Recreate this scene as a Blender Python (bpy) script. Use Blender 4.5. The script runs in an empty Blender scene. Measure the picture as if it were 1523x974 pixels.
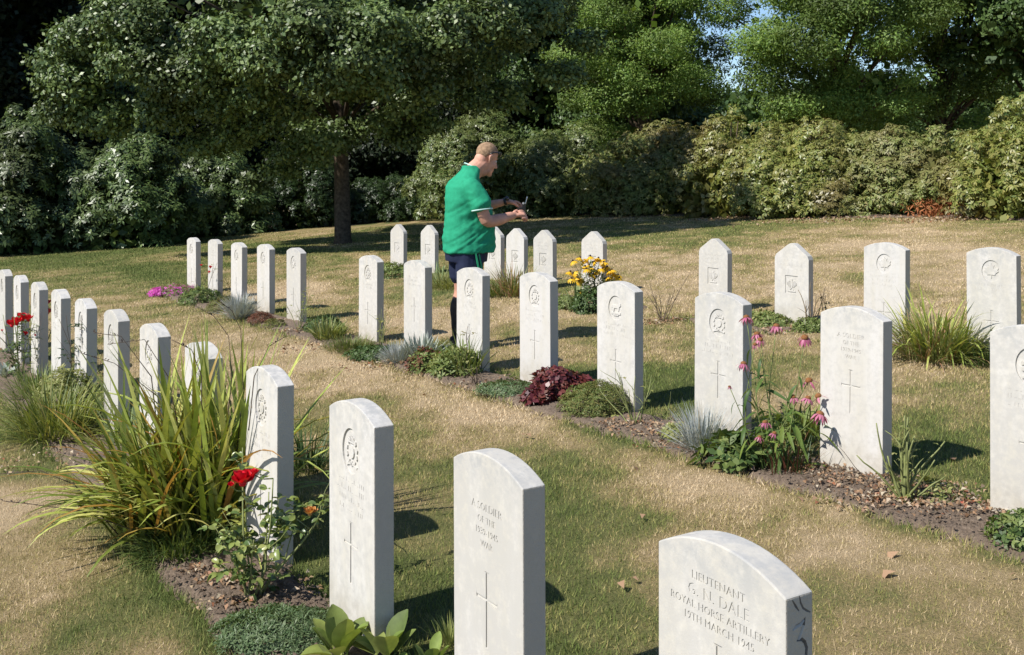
import bpy, bmesh, math, random
import numpy as np
from mathutils import Vector, Matrix, Euler
random.seed(7); RNG = np.random.default_rng(7)
S = bpy.context.scene
COL = S.collection
# ------------------------------------------------------------------ camera, light, exposure
CAMZ, FPX, CX, HY = 1.66, 1620.0, 761.5, 216.7      # level camera, frame cut low with lens shift
cam = bpy.data.cameras.new('camera'); camo = bpy.data.objects.new('camera', cam); COL.objects.link(camo)
camo.location = (0, 0, CAMZ); camo.rotation_euler = (math.radians(90), 0, 0)
cam.sensor_width = 36; cam.lens = 36 * FPX / 1523; cam.shift_y = -(487 - HY) / 1523
cam.clip_start = .05; cam.clip_end = 3000
S.camera = camo
SUN_EL = math.radians(47); SD = (-.875, -.485)       # horizontal direction towards the sun
W = bpy.data.worlds.new('World'); S.world = W; W.use_nodes = True
nt = W.node_tree; bg = nt.nodes['Background']; sky = nt.nodes.new('ShaderNodeTexSky')
sky.sky_type = 'NISHITA'; sky.sun_disc = False; sky.sun_elevation = SUN_EL; sky.sun_rotation = math.atan2(SD[0], SD[1]); sky.dust_density = .1; sky.air_density = 1.0; sky.ozone_density = 4.0; sky.altitude = 1500
nt.links.new(sky.outputs[0], bg.inputs[0]); bg.inputs[1].default_value = .10
sl = bpy.data.lights.new('sun', 'SUN'); sl.energy = 4.8; sl.angle = math.radians(.53); sl.color = (1, .955, .89)
so = bpy.data.objects.new('sun', sl); COL.objects.link(so)
sv = Vector((SD[0] * math.cos(SUN_EL), SD[1] * math.cos(SUN_EL), math.sin(SUN_EL)))
so.rotation_euler = sv.to_track_quat('Z', 'Y').to_euler(); so.location = sv * 30
S.view_settings.view_transform = 'Standard'; S.view_settings.look = 'None'
S.view_settings.exposure = .52; S.view_settings.gamma = 1
S.render.engine = 'CYCLES'
# ------------------------------------------------------------------ ground function and helpers
def G(x, y): return .055 * x - .0174 * y
def pg(px, py):                                       # where a sight line meets the sloping ground
    a = (px - CX) / FPX; b = (py - HY) / FPX
    Y = CAMZ / (b + .055 * a - .0174); return (a * Y, Y)
def at(px, py, Y): return ((px - CX) / FPX * Y, Y, CAMZ - (py - HY) / FPX * Y)
def lattice(seed): return np.random.default_rng(seed).random((64, 64))
LT = [lattice(i) for i in range(8)]
def vn(x, y, k=0):
    x = np.asarray(x, float); y = np.asarray(y, float)
    xi = np.floor(x).astype(int); yi = np.floor(y).astype(int); fx = x - xi; fy = y - yi
    fx = fx * fx * (3 - 2 * fx); fy = fy * fy * (3 - 2 * fy); L = LT[k]
    g = lambda i, j: L[i % 64, j % 64]
    return (g(xi, yi) * (1 - fx) + g(xi + 1, yi) * fx) * (1 - fy) + (g(xi, yi + 1) * (1 - fx) + g(xi + 1, yi + 1) * fx) * fy
def fbm(x, y, o=4, k=0):
    s = 0; a = .5; t = 0
    for i in range(o): s = s + a * vn(x * 2 ** i + 13 * i, y * 2 ** i + 7 * i, (k + i) % 8); t += a; a *= .5
    return s / t
def sstep(a, b, x): t = np.clip((x - a) / (b - a), 0, 1); return t * t * (3 - 2 * t)

def tag(o, label=None, cat=None, group=None, kind=None):
    for k, v in (('label', label), ('category', cat), ('group', group), ('kind', kind)):
        if v: o[k] = v
    return o
def link(o, parent=None):
    COL.objects.link(o)
    if parent: o.parent = parent
    return o
def empty(name, loc, rz=0, **kw):
    o = bpy.data.objects.new(name, None); o.empty_display_size = .1
    o.location = loc; o.rotation_euler = (0, 0, rz); link(o); return tag(o, **kw)
def inst(name, mesh, parent=None, M=None):
    o = bpy.data.objects.new(name, mesh); link(o, parent)
    if M is not None: o.matrix_local = M
    return o
class MB:
    def __init__(s): s.v = []; s.f = []; s.m = []
    def add(s, v, f, m=0):
        b = len(s.v); s.v += [tuple(p) for p in v]; s.f += [tuple(i + b for i in q) for q in f]; s.m += [m] * len(f)
    def mesh(s, name, mats, smooth=True):
        me = bpy.data.meshes.new(name); me.from_pydata(s.v, [], s.f)
        for m in (mats if isinstance(mats, (list, tuple)) else [mats]): me.materials.append(m)
        me.polygons.foreach_set('material_index', s.m)
        if smooth: me.polygons.foreach_set('use_smooth', [True] * len(s.f))
        me.update(); return me
    def build(s, name, mats, parent=None, M=None, smooth=True): return inst(name, s.mesh(name, mats, smooth), parent, M)
def npmesh(name, V, F, mats, attr=None, smooth=False, midx=None):
    k = F.shape[1]; me = bpy.data.meshes.new(name)
    me.vertices.add(len(V)); me.vertices.foreach_set('co', np.ascontiguousarray(V, dtype=np.float32).ravel())
    me.loops.add(F.size); me.loops.foreach_set('vertex_index', F.ravel().astype(np.int32))
    me.polygons.add(len(F)); me.polygons.foreach_set('loop_start', (np.arange(len(F)) * k).astype(np.int32))
    me.polygons.foreach_set('loop_total', np.full(len(F), k, np.int32))
    if smooth: me.polygons.foreach_set('use_smooth', np.ones(len(F), bool))
    for m in (mats if isinstance(mats, (list, tuple)) else [mats]): me.materials.append(m)
    if midx is not None: me.polygons.foreach_set('material_index', midx.astype(np.int32))
    if attr:
        for n, a in attr.items():
            at_ = me.attributes.new(n, 'FLOAT', 'POINT'); at_.data.foreach_set('value', a.astype(np.float32))
    me.update(calc_edges=True); return me
# ------------------------------------------------------------------ materials
def newmat(name):
    m = bpy.data.materials.new(name); m.use_nodes = True; n = m.node_tree.nodes
    return m, m.node_tree, n['Principled BSDF'], n['Material Output']
def ramp(nt, fac, stops):
    r = nt.nodes.new('ShaderNodeValToRGB'); e = r.color_ramp.elements
    while len(e) < len(stops): e.new(.5)
    for q, (p, c) in zip(e, stops): q.position = p; q.color = (*c, 1)
    nt.links.new(fac, r.inputs[0]); return r.outputs[0]
def noise(nt, scale, detail=4, vec=None, rough=.55):
    n = nt.nodes.new('ShaderNodeTexNoise'); n.inputs['Scale'].default_value = scale; n.inputs['Detail'].default_value = detail
    n.inputs['Roughness'].default_value = rough
    if vec is not None: nt.links.new(vec, n.inputs['Vector'])
    return n.outputs['Fac']
def mixc(nt, fac, a, b, mode='MIX'):
    x = nt.nodes.new('ShaderNodeMix'); x.data_type = 'RGBA'; x.blend_type = mode
    for k, v in ((0, fac), (6, a), (7, b)):
        if isinstance(v, (int, float)): x.inputs[k].default_value = v
        elif isinstance(v, tuple): x.inputs[k].default_value = (*v, 1)
        else: nt.links.new(v, x.inputs[k])
    return x.outputs[2]
def leafmat(name, cols, rough=.5, trans=.3, spec=.35, patch=None, patchscale=.6):
    """leaf colour varies from leaf to leaf; patch = colour of clumps"""
    m, nt, b, out = newmat(name); geo = nt.nodes.new('ShaderNodeNewGeometry')
    n = len(cols); c = ramp(nt, geo.outputs['Random Per Island'], [(i / max(1, n - 1), k) for i, k in enumerate(cols)])
    if patch:
        tc = nt.nodes.new('ShaderNodeTexCoord'); f = noise(nt, patchscale, 3, geo.outputs['Position'])
        f = ramp(nt, f, [(.45, (0, 0, 0)), (.62, (1, 1, 1))]); c = mixc(nt, f, c, mixc(nt, .75, c, patch))
    nt.links.new(c, b.inputs['Base Color']); b.inputs['Roughness'].default_value = rough
    b.inputs['Specular IOR Level'].default_value = spec
    if trans:
        t = nt.nodes.new('ShaderNodeBsdfTranslucent'); mx = nt.nodes.new('ShaderNodeMixShader'); mx.inputs[0].default_value = trans
        c2 = mixc(nt, 1.0, c, (1.25, 1.2, .55), 'MULTIPLY'); nt.links.new(c2, t.inputs[0])
        nt.links.new(b.outputs[0], mx.inputs[1]); nt.links.new(t.outputs[0], mx.inputs[2]); nt.links.new(mx.outputs[0], out.inputs[0])
    return m
def simple(name, col, rough=.6, var=.15, scale=20, bump=0, spec=.4, metal=0):
    m, nt, b, out = newmat(name); tc = nt.nodes.new('ShaderNodeTexCoord')
    f = noise(nt, scale, 4, tc.outputs['Object'])
    lo = tuple(c * (1 - var) for c in col); hi = tuple(min(1, c * (1 + var)) for c in col)
    nt.links.new(ramp(nt, f, [(.3, lo), (.7, hi)]), b.inputs['Base Color'])
    b.inputs['Roughness'].default_value = rough; b.inputs['Specular IOR Level'].default_value = spec; b.inputs['Metallic'].default_value = metal
    if bump:
        bp = nt.nodes.new('ShaderNodeBump'); bp.inputs['Strength'].default_value = bump; bp.inputs['Distance'].default_value = .01
        nt.links.new(f, bp.inputs['Height']); nt.links.new(bp.outputs[0], b.inputs['Normal'])
    return m
def stonemat(name, pecked):
    m, nt, b, out = newmat(name); tc = nt.nodes.new('ShaderNodeTexCoord'); oi = nt.nodes.new('ShaderNodeObjectInfo')
    ad = nt.nodes.new('ShaderNodeVectorMath'); ad.operation = 'MULTIPLY_ADD'
    cv = nt.nodes.new('ShaderNodeCombineXYZ')
    for i in range(3): nt.links.new(oi.outputs['Random'], cv.inputs[i])
    nt.links.new(cv.outputs[0], ad.inputs[0]); ad.inputs[1].default_value = (37, 51, 23); nt.links.new(tc.outputs['Object'], ad.inputs[2])
    P = ad.outputs[0]
    mp = nt.nodes.new('ShaderNodeMapping'); mp.inputs['Scale'].default_value = (1, 1, .22); nt.links.new(P, mp.inputs[0])
    base = ramp(nt, oi.outputs['Random'], [(0, (.54, .52, .49)), (1, (.63, .61, .58))])
    ra = nt.nodes.new('ShaderNodeMath'); ra.operation = 'MULTIPLY_ADD'; nt.links.new(oi.outputs['Random'], ra.inputs[0]); ra.inputs[1].default_value = .26; ra.inputs[2].default_value = -.015
    def sh(f):
        q = nt.nodes.new('ShaderNodeMath'); q.operation = 'ADD'; nt.links.new(f, q.inputs[0]); nt.links.new(ra.outputs[0], q.inputs[1]); return q.outputs[0]
    c = mixc(nt, ramp(nt, sh(noise(nt, 9, 6, mp.outputs[0], .65)), [(.40, (0, 0, 0)), (.78, (.9, .9, .9))]), base, (.50, .47, .40))
    c = mixc(nt, ramp(nt, sh(noise(nt, 28, 5, P, .7)), [(.52, (0, 0, 0)), (.75, (.7, .7, .7))]), c, (.43, .415, .385))
    # pale grey lichen blotches, mostly on the top
    sx = nt.nodes.new('ShaderNodeSeparateXYZ'); nt.links.new(tc.outputs['Object'], sx.inputs[0])
    mr = nt.nodes.new('ShaderNodeMapRange'); mr.inputs[1].default_value = .70; mr.inputs[2].default_value = .84; nt.links.new(sx.outputs[2], mr.inputs[0])
    mu = nt.nodes.new('ShaderNodeMath'); mu.operation = 'MULTIPLY'; nt.links.new(mr.outputs[0], mu.inputs[0])
    nt.links.new(ramp(nt, noise(nt, 22, 5, P, .7), [(.45, (0, 0, 0)), (.62, (1, 1, 1))]), mu.inputs[1])
    mu2 = nt.nodes.new('ShaderNodeMath'); mu2.operation = 'MULTIPLY'; mu2.inputs[1].default_value = .85; nt.links.new(mu.outputs[0], mu2.inputs[0])
    c = mixc(nt, mu2.outputs[0], c, (.36, .36, .35))
    # soil splash near the foot
    mr = nt.nodes.new('ShaderNodeMapRange'); mr.inputs[1].default_value = .2; mr.inputs[2].default_value = .0; nt.links.new(sx.outputs[2], mr.inputs[0])
    mu = nt.nodes.new('ShaderNodeMath'); mu.operation = 'MULTIPLY'; nt.links.new(mr.outputs[0], mu.inputs[0])
    nt.links.new(ramp(nt, noise(nt, 14, 4, P), [(.3, (.1, .1, .1)), (.7, (.8, .8, .8))]), mu.inputs[1])
    c = mixc(nt, mu.outputs[0], c, (.33, .28, .19))
    if pecked: c = mixc(nt, .65, c, (.55, .48, .385))  # warm light put into the side colour to offset blue skylight
    nt.links.new(c, b.inputs['Base Color']); b.inputs['Roughness'].default_value = .85; b.inputs['Specular IOR Level'].default_value = .25
    bp = nt.nodes.new('ShaderNodeBump'); bp.inputs['Strength'].default_value = .8 if pecked else .3; bp.inputs['Distance'].default_value = .004 if pecked else .0015
    nt.links.new(noise(nt, 160 if pecked else 240, 5, P, .6), bp.inputs['Height']); nt.links.new(bp.outputs[0], b.inputs['Normal'])
    return m
M = {}
M['stone'] = stonemat('portland_stone', False); M['stone_side'] = stonemat('pecked_portland_stone', True)
M['crevice'] = simple('shade_and_dirt_in_the_cut', (.17, .155, .14), .95, .3, 60)  # dirt plus painted shade for the carved edge strokes
M['bark'] = simple('bark', (.085, .065, .045), .9, .5, 14, 1.0, .15)
M['twig'] = simple('twig', (.20, .155, .10), .8, .3, 30, .3, .2)
M['darktwig'] = simple('dark_stem', (.07, .05, .035), .7, .3, 30, 0, .3)
M['greenstem'] = simple('green_stem', (.16, .20, .06), .6, .25, 20, 0, .3)
M['thorn'] = simple('rose_wood', (.19, .21, .075), .6, .35, 18, .3, .3)

def grassmat(name, ground):
    m, nt, b, out = newmat(name); geo = nt.nodes.new('ShaderNodeNewGeometry')
    at_ = nt.nodes.new('ShaderNodeAttribute'); at_.attribute_name = 'dry'
    ad = nt.nodes.new('ShaderNodeMath'); ad.operation = 'ADD'; nt.links.new(at_.outputs['Fac'], ad.inputs[0])
    s = nt.nodes.new('ShaderNodeMath'); s.operation = 'MULTIPLY_ADD'
    src = noise(nt, 55, 6, geo.outputs['Position'], .8) if ground else geo.outputs['Random Per Island']
    nt.links.new(src, s.inputs[0]); s.inputs[1].default_value = 1.1 if ground else .62; s.inputs[2].default_value = -.55 if ground else -.31
    nt.links.new(s.outputs[0], ad.inputs[1])
    if ground: stops = [(0, (.09, .11, .03)), (.35, (.17, .165, .058)), (.62, (.31, .235, .11)), (1, (.48, .36, .215))]
    else: stops = [(0, (.145, .19, .05)), (.3, (.26, .275, .085)), (.55, (.43, .355, .145)), (.8, (.59, .455, .275)), (1, (.72, .58, .38))]
    c = ramp(nt, ad.outputs[0], stops)
    if ground:
        f = ramp(nt, noise(nt, 210, 3, geo.outputs['Position'], .7), [(.35, (.6, .6, .6)), (.65, (1.25, 1.25, 1.25))])
        c = mixc(nt, 1.0, c, f, 'MULTIPLY')
    nt.links.new(c, b.inputs['Base Color']); b.inputs['Roughness'].default_value = .75; b.inputs['Specular IOR Level'].default_value = .2
    if ground:
        bp = nt.nodes.new('ShaderNodeBump'); bp.inputs['Strength'].default_value = .9; bp.inputs['Distance'].default_value = .02
        nt.links.new(noise(nt, 90, 5, geo.outputs['Position'], .75), bp.inputs['Height']); nt.links.new(bp.outputs[0], b.inputs['Normal'])
    else:
        t = nt.nodes.new('ShaderNodeBsdfTranslucent'); mx = nt.nodes.new('ShaderNodeMixShader'); mx.inputs[0].default_value = .25
        nt.links.new(c, t.inputs[0]); nt.links.new(b.outputs[0], mx.inputs[1]); nt.links.new(t.outputs[0], mx.inputs[2]); nt.links.new(mx.outputs[0], out.inputs[0])
    return m
M['lawn'] = grassmat('lawn_ground', True); M['blade'] = grassmat('grass_blades', False)
m, nt_, b_, o_ = newmat('garden_soil'); g_ = nt_.nodes.new('ShaderNodeNewGeometry')
f_ = noise(nt_, 60, 6, g_.outputs['Position'], .75)
nt_.links.new(ramp(nt_, f_, [(.3, (.085, .058, .038)), (.55, (.175, .128, .09)), (.75, (.30, .235, .175))]), b_.inputs['Base Color']); b_.inputs['Roughness'].default_value = .95
bp_ = nt_.nodes.new('ShaderNodeBump'); bp_.inputs['Strength'].default_value = 1; bp_.inputs['Distance'].default_value = .012
nt_.links.new(f_, bp_.inputs['Height']); nt_.links.new(bp_.outputs[0], b_.inputs['Normal']); M['soil'] = m
M['litter'] = leafmat('dead_leaves', [(.10, .055, .03), (.22, .13, .07), (.34, .21, .12), (.42, .33, .21), (.26, .10, .05), (.48, .41, .30), (.20, .15, .10)], .75, .1, .2)
# ------------------------------------------------------------------ rows, beds
STEP = 1.0
def unit(v): v = np.array(v, float); return v / np.linalg.norm(v)
class Row:
    def __init__(s, p, q): s.p = np.array(p, float); s.u = unit(np.array(q) - s.p); s.n = np.array([s.u[1], -s.u[0]])  # n points to the front (left of u looking back)
    def st(s, x, y): dx = x - s.p[0]; dy = y - s.p[1]; return dx * s.u[0] + dy * s.u[1], dx * s.n[0] + dy * s.n[1]
RA = Row((-4.92, 10.77), (.329, 2.443)); RB = Row((-4.91, 16.45), (1.607, 5.687)); RC = Row((-2.04, 18.4), (3.476, 8.32))
for r in (RA, RB, RC):
    if r.n[0] > 0: r.n = -r.n
# bed = (row, t0, t1, front width, back width)
BEDS = [(RA, -6.5, 13.5, .38, -.02), (RB, -.6, 16.0, .40, -.02), (RC, -.3, 1.4, .18, -.02), (RC, 2.6, 4.2, .16, 0), (RC, 4.7, 6.0, .26, 0), (RC, 6.6, 7.3, .26, 0), (RC, 8.3, 9.6, .24, 0), (RC, 10.2, 11.6, .25, 0)]
def edge(t, k): return .05 * (fbm(t * 1.3, t * 0 + k * 5.1, 3, 2) - .5) + .015 * np.sin(t * 9 + k)
def bedmask(x, y):
    """>0 inside a bed: distance to the nearest edge"""
    best = np.full(np.shape(x), -9.0)
    for k, (r, t0, t1, f, bk) in enumerate(BEDS):
        t, s = r.st(x, y); e = edge(t, k)
        d = np.minimum(np.minimum(t - t0, t1 - t), np.minimum(f + e - s, s + bk + .1 + e * .4)); best = np.maximum(best, d)
    return best
def gauss(x, y, spots):
    s = 0
    for (px, py, a, r) in spots:
        gx, gy = pg(px, py); s = s + a * np.exp(-((x - gx) ** 2 + (y - gy) ** 2 * .6) / (r * r))
    return s
SPOTS = [(850, 720, -.34, .42), (640, 700, -.15, .35), (900, 790, -.2, .35), (1420, 700, -.25, .5), (300, 400, -.1, 2.5), (80, 390, -.45, 4.5), (600, 345, -.15, 4), (560, 640, -.1, .4),
         (120, 610, -.3, .6), (200, 900, -.15, .35), (1010, 560, -.4, .5), (820, 560, -.4, .5), (640, 520, -.2, .6), (880, 430, -.05, .5), (960, 350, -.3, 3), (1000, 370, -.1, 2), (1390, 640, -.35, .5),
         (1150, 690, .35, .55), (800, 610, .3, .5), (500, 500, .3, 1.0), (620, 570, .25, .6), (1300, 830, .3, .45), (1250, 360, .25, 3.5), (1450, 400, .2, 2.5), (1120, 440, .2, 1.5), (60, 760, .32, .5),
         (230, 480, .3, 1.2), (380, 440, .2, 1.0), (70, 900, .15, .4), (1000, 720, .2, .4), (1350, 560, .2, .6), (760, 470, .25, .9), (960, 520, .12, .7), (1000, 850, .08, .3), (1450, 950, .1, .3)]
def dryness(x, y):
    n = fbm(x * .9, y * .55, 4, 0); n2 = fbm(x * 3.1 + 5, y * 2.2, 4, 3); n3 = fbm(x * 11, y * 9, 3, 5)
    d = .55 + .045 * np.sin(y * 6.9 + x * .8 + 2 * n) + .95 * (n - .5) + .75 * (n2 - .5) + .5 * (n3 - .5)
    tA, sA = RA.st(x, y); tB, sB = RB.st(x, y); tC, sC = RC.st(x, y)
    for s, a in ((sA, .20), (sB, .24), (sC, .12)): d = d - a * np.exp(-((s + .38) / .28) ** 2)          # watered, shaded side behind the stones
    bm = bedmask(x, y); d = d - .35 * np.exp(-(bm / .09) ** 2)
    d = d + gauss(x, y, SPOTS)
    return np.clip(d, -.05, 1.05)
# the ground: one sheet, fine near the graves and out to the horizon
def axis(c, fine, n, far):
    a = np.linspace(0, 1, n); return c + fine * a + far * a ** 5
xs = np.concatenate([-axis(0, 12, 210, 900)[::-1][:-1], axis(0, 12, 210, 900)]); ys = np.concatenate([-axis(0, 6, 30, 600)[::-1][:-1], axis(0, 30, 330, 900)])
XX, YY = np.meshgrid(xs, ys); ZZ = G(XX, YY)
far_ = np.hypot(XX, YY - 15); ZZ = ZZ * (1 - .95 * sstep(45, 150, far_)) + G(0, 60) * .95 * sstep(45, 150, far_)
ZZ = ZZ + .012 * (fbm(XX * 1.2, YY * 1.2, 3, 1) - .5)
bm_ = bedmask(XX, YY); ZZ = ZZ - .045 * sstep(.0, .05, bm_)
n0, n1 = XX.shape; idx = np.arange(n0 * n1).reshape(n0, n1)
F = np.stack([idx[:-1, :-1], idx[:-1, 1:], idx[1:, 1:], idx[1:, :-1]], -1).reshape(-1, 4)
me = npmesh('lawn', np.stack([XX, YY, ZZ], -1).reshape(-1, 3), F, M['lawn'], {'dry': dryness(XX, YY).ravel()}, True)
tag(inst('lawn', me), kind='structure')
# soil beds
for k, (r, t0, t1, f, bk) in enumerate(BEDS):
    st_ = .016 if k < 2 else .03
    tt = np.arange(t0 - .03, t1 + .03, st_); 
    if k == 0: tt = tt[tt > -1]
    ss = np.arange(-.14, f + .07, st_); T, Sx = np.meshgrid(tt, ss)
    X = r.p[0] + T * r.u[0] + Sx * r.n[0]; Y = r.p[1] + T * r.u[1] + Sx * r.n[1]
    bm = bedmask(X, Y)
    Z = G(X, Y) - .03 + .042 * sstep(-.03, .06, bm) + .026 * (fbm(X * 16, Y * 16, 3, 4) - .4) * sstep(-.01, .03, bm) + .016 * (fbm(X * 55, Y * 55, 2, 6) - .5)
    a, b = T.shape; idx = np.arange(a * b).reshape(a, b)
    F = np.stack([idx[:-1, :-1], idx[:-1, 1:], idx[1:, 1:], idx[1:, :-1]], -1).reshape(-1, 4)
    tag(inst('flower_bed', npmesh('flower_bed', np.stack([X, Y, Z], -1).reshape(-1, 3), F, M['soil'], None, k > 1)), kind='structure')
# soil at the foot of the far shrubs
def strip(name, pts, wid, z, mat, seg=60):
    P = np.array([pg(*p) for p in pts]); d = np.r_[0, np.cumsum(np.linalg.norm(np.diff(P, axis=0), axis=1))]
    t = np.linspace(0, d[-1], seg * 4); x = np.interp(t, d, P[:, 0]); y = np.interp(t, d, P[:, 1])
    V = []; 
    for j in range(9):
        o = j / 8; yy = y + wid * o + (0 if j else .35 * (fbm(t * 1.5, t * 0, 3, 2) - .5)); V.append(np.stack([x, yy, G(x, yy) + z * np.sin(o * 3.14) + (.012 if j else -.01) + .05 * (fbm(x * 4, yy * 4, 2, 3) - .5) * (j > 0)], -1))
    V = np.array(V); idx = np.arange(9 * len(t)).reshape(9, -1)
    F = np.stack([idx[:-1, :-1], idx[:-1, 1:], idx[1:, 1:], idx[1:, :-1]], -1).reshape(-1, 4)
    tag(inst(name, npmesh(name, V.reshape(-1, 3), F, mat, None, True)), kind='structure')
strip('shrub_bed', [(-120, 386), (0, 378), (240, 356), (420, 339), (640, 326), (860, 320), (1040, 322), (1200, 325), (1420, 324), (1640, 335)], 3.2, .03, M['soil'])

# grass blades
def grass(N, y0, y1):
    D = 9000.
    yy = np.linspace(y0, y1, 800); dens = D * np.minimum(1, (5 / yy) ** 2) * 1.16 * yy; cdf = np.cumsum(dens); tot = cdf[-1] * (yy[1] - yy[0]); cdf /= cdf[-1]
    n = int(tot); Y = np.interp(RNG.random(n), cdf, yy); X = (RNG.random(n) - .5) * 1.16 * Y
    bm = bedmask(X, Y); k = (bm < .012) | (RNG.random(n) < .0); X, Y, bm = X[k], Y[k], bm[k]
    dn = fbm(X * 20, Y * 20, 2, 2); k = RNG.random(len(X)) < .45 + 1.1 * dn; X, Y, bm = X[k], Y[k], bm[k]; n = len(X)
    sc = np.maximum(1, Y / 5); d = dryness(X, Y)
    h = (.011 + .016 * RNG.random(n)) * (1.25 - .45 * np.clip(d, 0, 1)) * (1 + .8 * np.exp(-(bm / .05) ** 2)) * np.minimum(sc, 1.7) ** .5
    w = (.0014 + .0014 * RNG.random(n)) * sc
    a = RNG.random(n) * 6.283; lean = RNG.random(n) ** .7 * (1.1 + .5 * d); b = RNG.random(n) * 6.283
    ca, sa = np.cos(a), np.sin(a); Z = G(X, Y) - .004
    V = np.empty((n, 3, 3))
    V[:, 0] = np.stack([X - ca * w, Y - sa * w, Z], -1); V[:, 1] = np.stack([X + ca * w, Y + sa * w, Z], -1)
    V[:, 2] = np.stack([X + np.cos(b) * h * np.sin(lean), Y + np.sin(b) * h * np.sin(lean), Z + h * np.cos(lean) + .006], -1)
    F = np.arange(3 * n).reshape(-1, 3); me = npmesh('grass', V.reshape(-1, 3), F, M['blade'], {'dry': np.repeat(d, 3)})
    tag(inst('grass', me), kind='stuff', label='short mown lawn grass, green in places and dried to straw', cat='grass'); return n
grass(0, 2.6, 33)
# ------------------------------------------------------------------ headstones
def poly_extrude(bm, pts, y0, y1, sc=1, ox=0, oz=0):
    """polygon in x,z extruded along y"""
    a = [bm.verts.new((ox + p[0] * sc, y0, oz + p[1] * sc)) for p in pts]; b = [bm.verts.new((ox + p[0] * sc, y1, oz + p[1] * sc)) for p in pts]
    n = len(pts); bm.faces.new(a); bm.faces.new(b[::-1])
    for i in range(n): bm.faces.new((a[i], b[i], b[(i + 1) % n], a[(i + 1) % n]))
def oval(rx, rz, n=28, cx=0, cz=0): return [(cx + rx * math.cos(6.2832 * i / n), cz + rz * math.sin(6.2832 * i / n)) for i in range(n)]
def textmesh(txt, size, loc, rot, depth=.003, sx=1, bev=0):
    c = bpy.data.curves.new('t', 'FONT'); c.body = txt; c.size = size; c.extrude = depth; c.bevel_depth = bev; c.align_x = 'CENTER'; c.resolution_u = 2; c.space_character = 1.05
    o = bpy.data.objects.new('t', c); COL.objects.link(o); bpy.context.view_layer.update()
    me = bpy.data.meshes.new_from_object(o.evaluated_get(bpy.context.evaluated_depsgraph_get()))
    me.transform(Matrix.Translation(loc) @ Euler(rot).to_matrix().to_4x4() @ Matrix.Diagonal((sx, 1, 1, 1)))
    bpy.data.objects.remove(o); bpy.data.curves.remove(c); return me
TH = .076; WD = .381
MAPLE = [(0, 1), (.18, .66), (.38, .78), (.3, .32), (.52, .52), (.6, .38), (.95, .42), (.82, .12), (.95, 0), (.5, -.36), (.56, -.52), (.06, -.46), (.05, -.9), (-.05, -.9), (-.06, -.46), (-.56, -.52), (-.5, -.36), (-.95, 0), (-.82, .12), (-.95, .42), (-.6, .38), (-.52, .52), (-.3, .32), (-.38, .78), (-.18, .66)]
def emblem(kind, y, cx, cz, r):
    bm = bmesh.new(); h = .0048
    P = lambda pts, dy=0: poly_extrude(bm, pts, y, y - h - dy, r, cx, cz)
    if kind == 'maple': P(MAPLE)
    elif kind == 'eagle':
        P([(0, .95), (.16, .8), (.1, .55), (.22, .3), (.2, -.2), (.1, -.55), (-.1, -.55), (-.2, -.2), (-.22, .3), (-.1, .55), (-.25, .8)])
        for s in (-1, 1):
            for i in range(6):
                x = s * (.28 + .11 * i); top = .45 + .12 * math.sin(i); P([(x - .045, top), (x + .045, top), (x + .045 + s * .03, -.45 + .09 * i), (x - .045 + s * .03, -.45 + .09 * i)])
            P([(s * .12, -.5), (s * .35, -.75), (s * .25, -.82), (s * .05, -.6)])
        P([(-.7, -.95), (.7, -.95), (.7, -1.12), (-.7, -1.12)])
    elif kind == 'beast':
        P([(-.75, .05), (-.55, .35), (-.3, .3), (.35, .35), (.55, .6), (.8, .55), (.85, .3), (.6, .15), (.5, -.35), (.35, -.35), (.3, -.02), (-.25, -.02), (-.35, -.4), (-.5, -.4), (-.5, 0), (-.6, .05)])
        P([(-.8, -.5), (.8, -.5), (.8, -.72), (-.8, -.72)]); P([(-.5, -.75), (.5, -.75), (.4, -.9), (-.4, -.9)])
    else:
        k = random.Random(kind)
        n = 11
        for i in range(n):
            a = math.pi * (-.95 + 1.9 * i / (n - 1)) - math.pi / 2; rr = .72
            q = [(rr * math.cos(a) + .15 * math.cos(a + t), rr * math.sin(a) * 1.05 + .17 * math.sin(a + t)) for t in (0, 1.3, 2.6, 3.9, 5.2)]; P(q)
        P(oval(.36, .4, 10, 0, -.05)); 
        for x in (-.3, -.1, .1, .3): P([(x - .08, .62), (x, .98 - abs(x) * .4), (x + .08, .62)])
        P([(-.38, .5), (.38, .5), (.38, .6), (-.38, .6)]); P([(-.8, -.85), (-.3, -.7), (.3, -.7), (.8, -.85), (.75, -1.0), (.3, -.86), (-.3, -.86), (-.75, -1.0)])
    bmesh.ops.recalc_face_normals(bm, faces=bm.faces)
    me = bpy.data.meshes.new('badge'); bm.to_mesh(me); bm.free(); me.materials.append(M['stone']); return me
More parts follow.
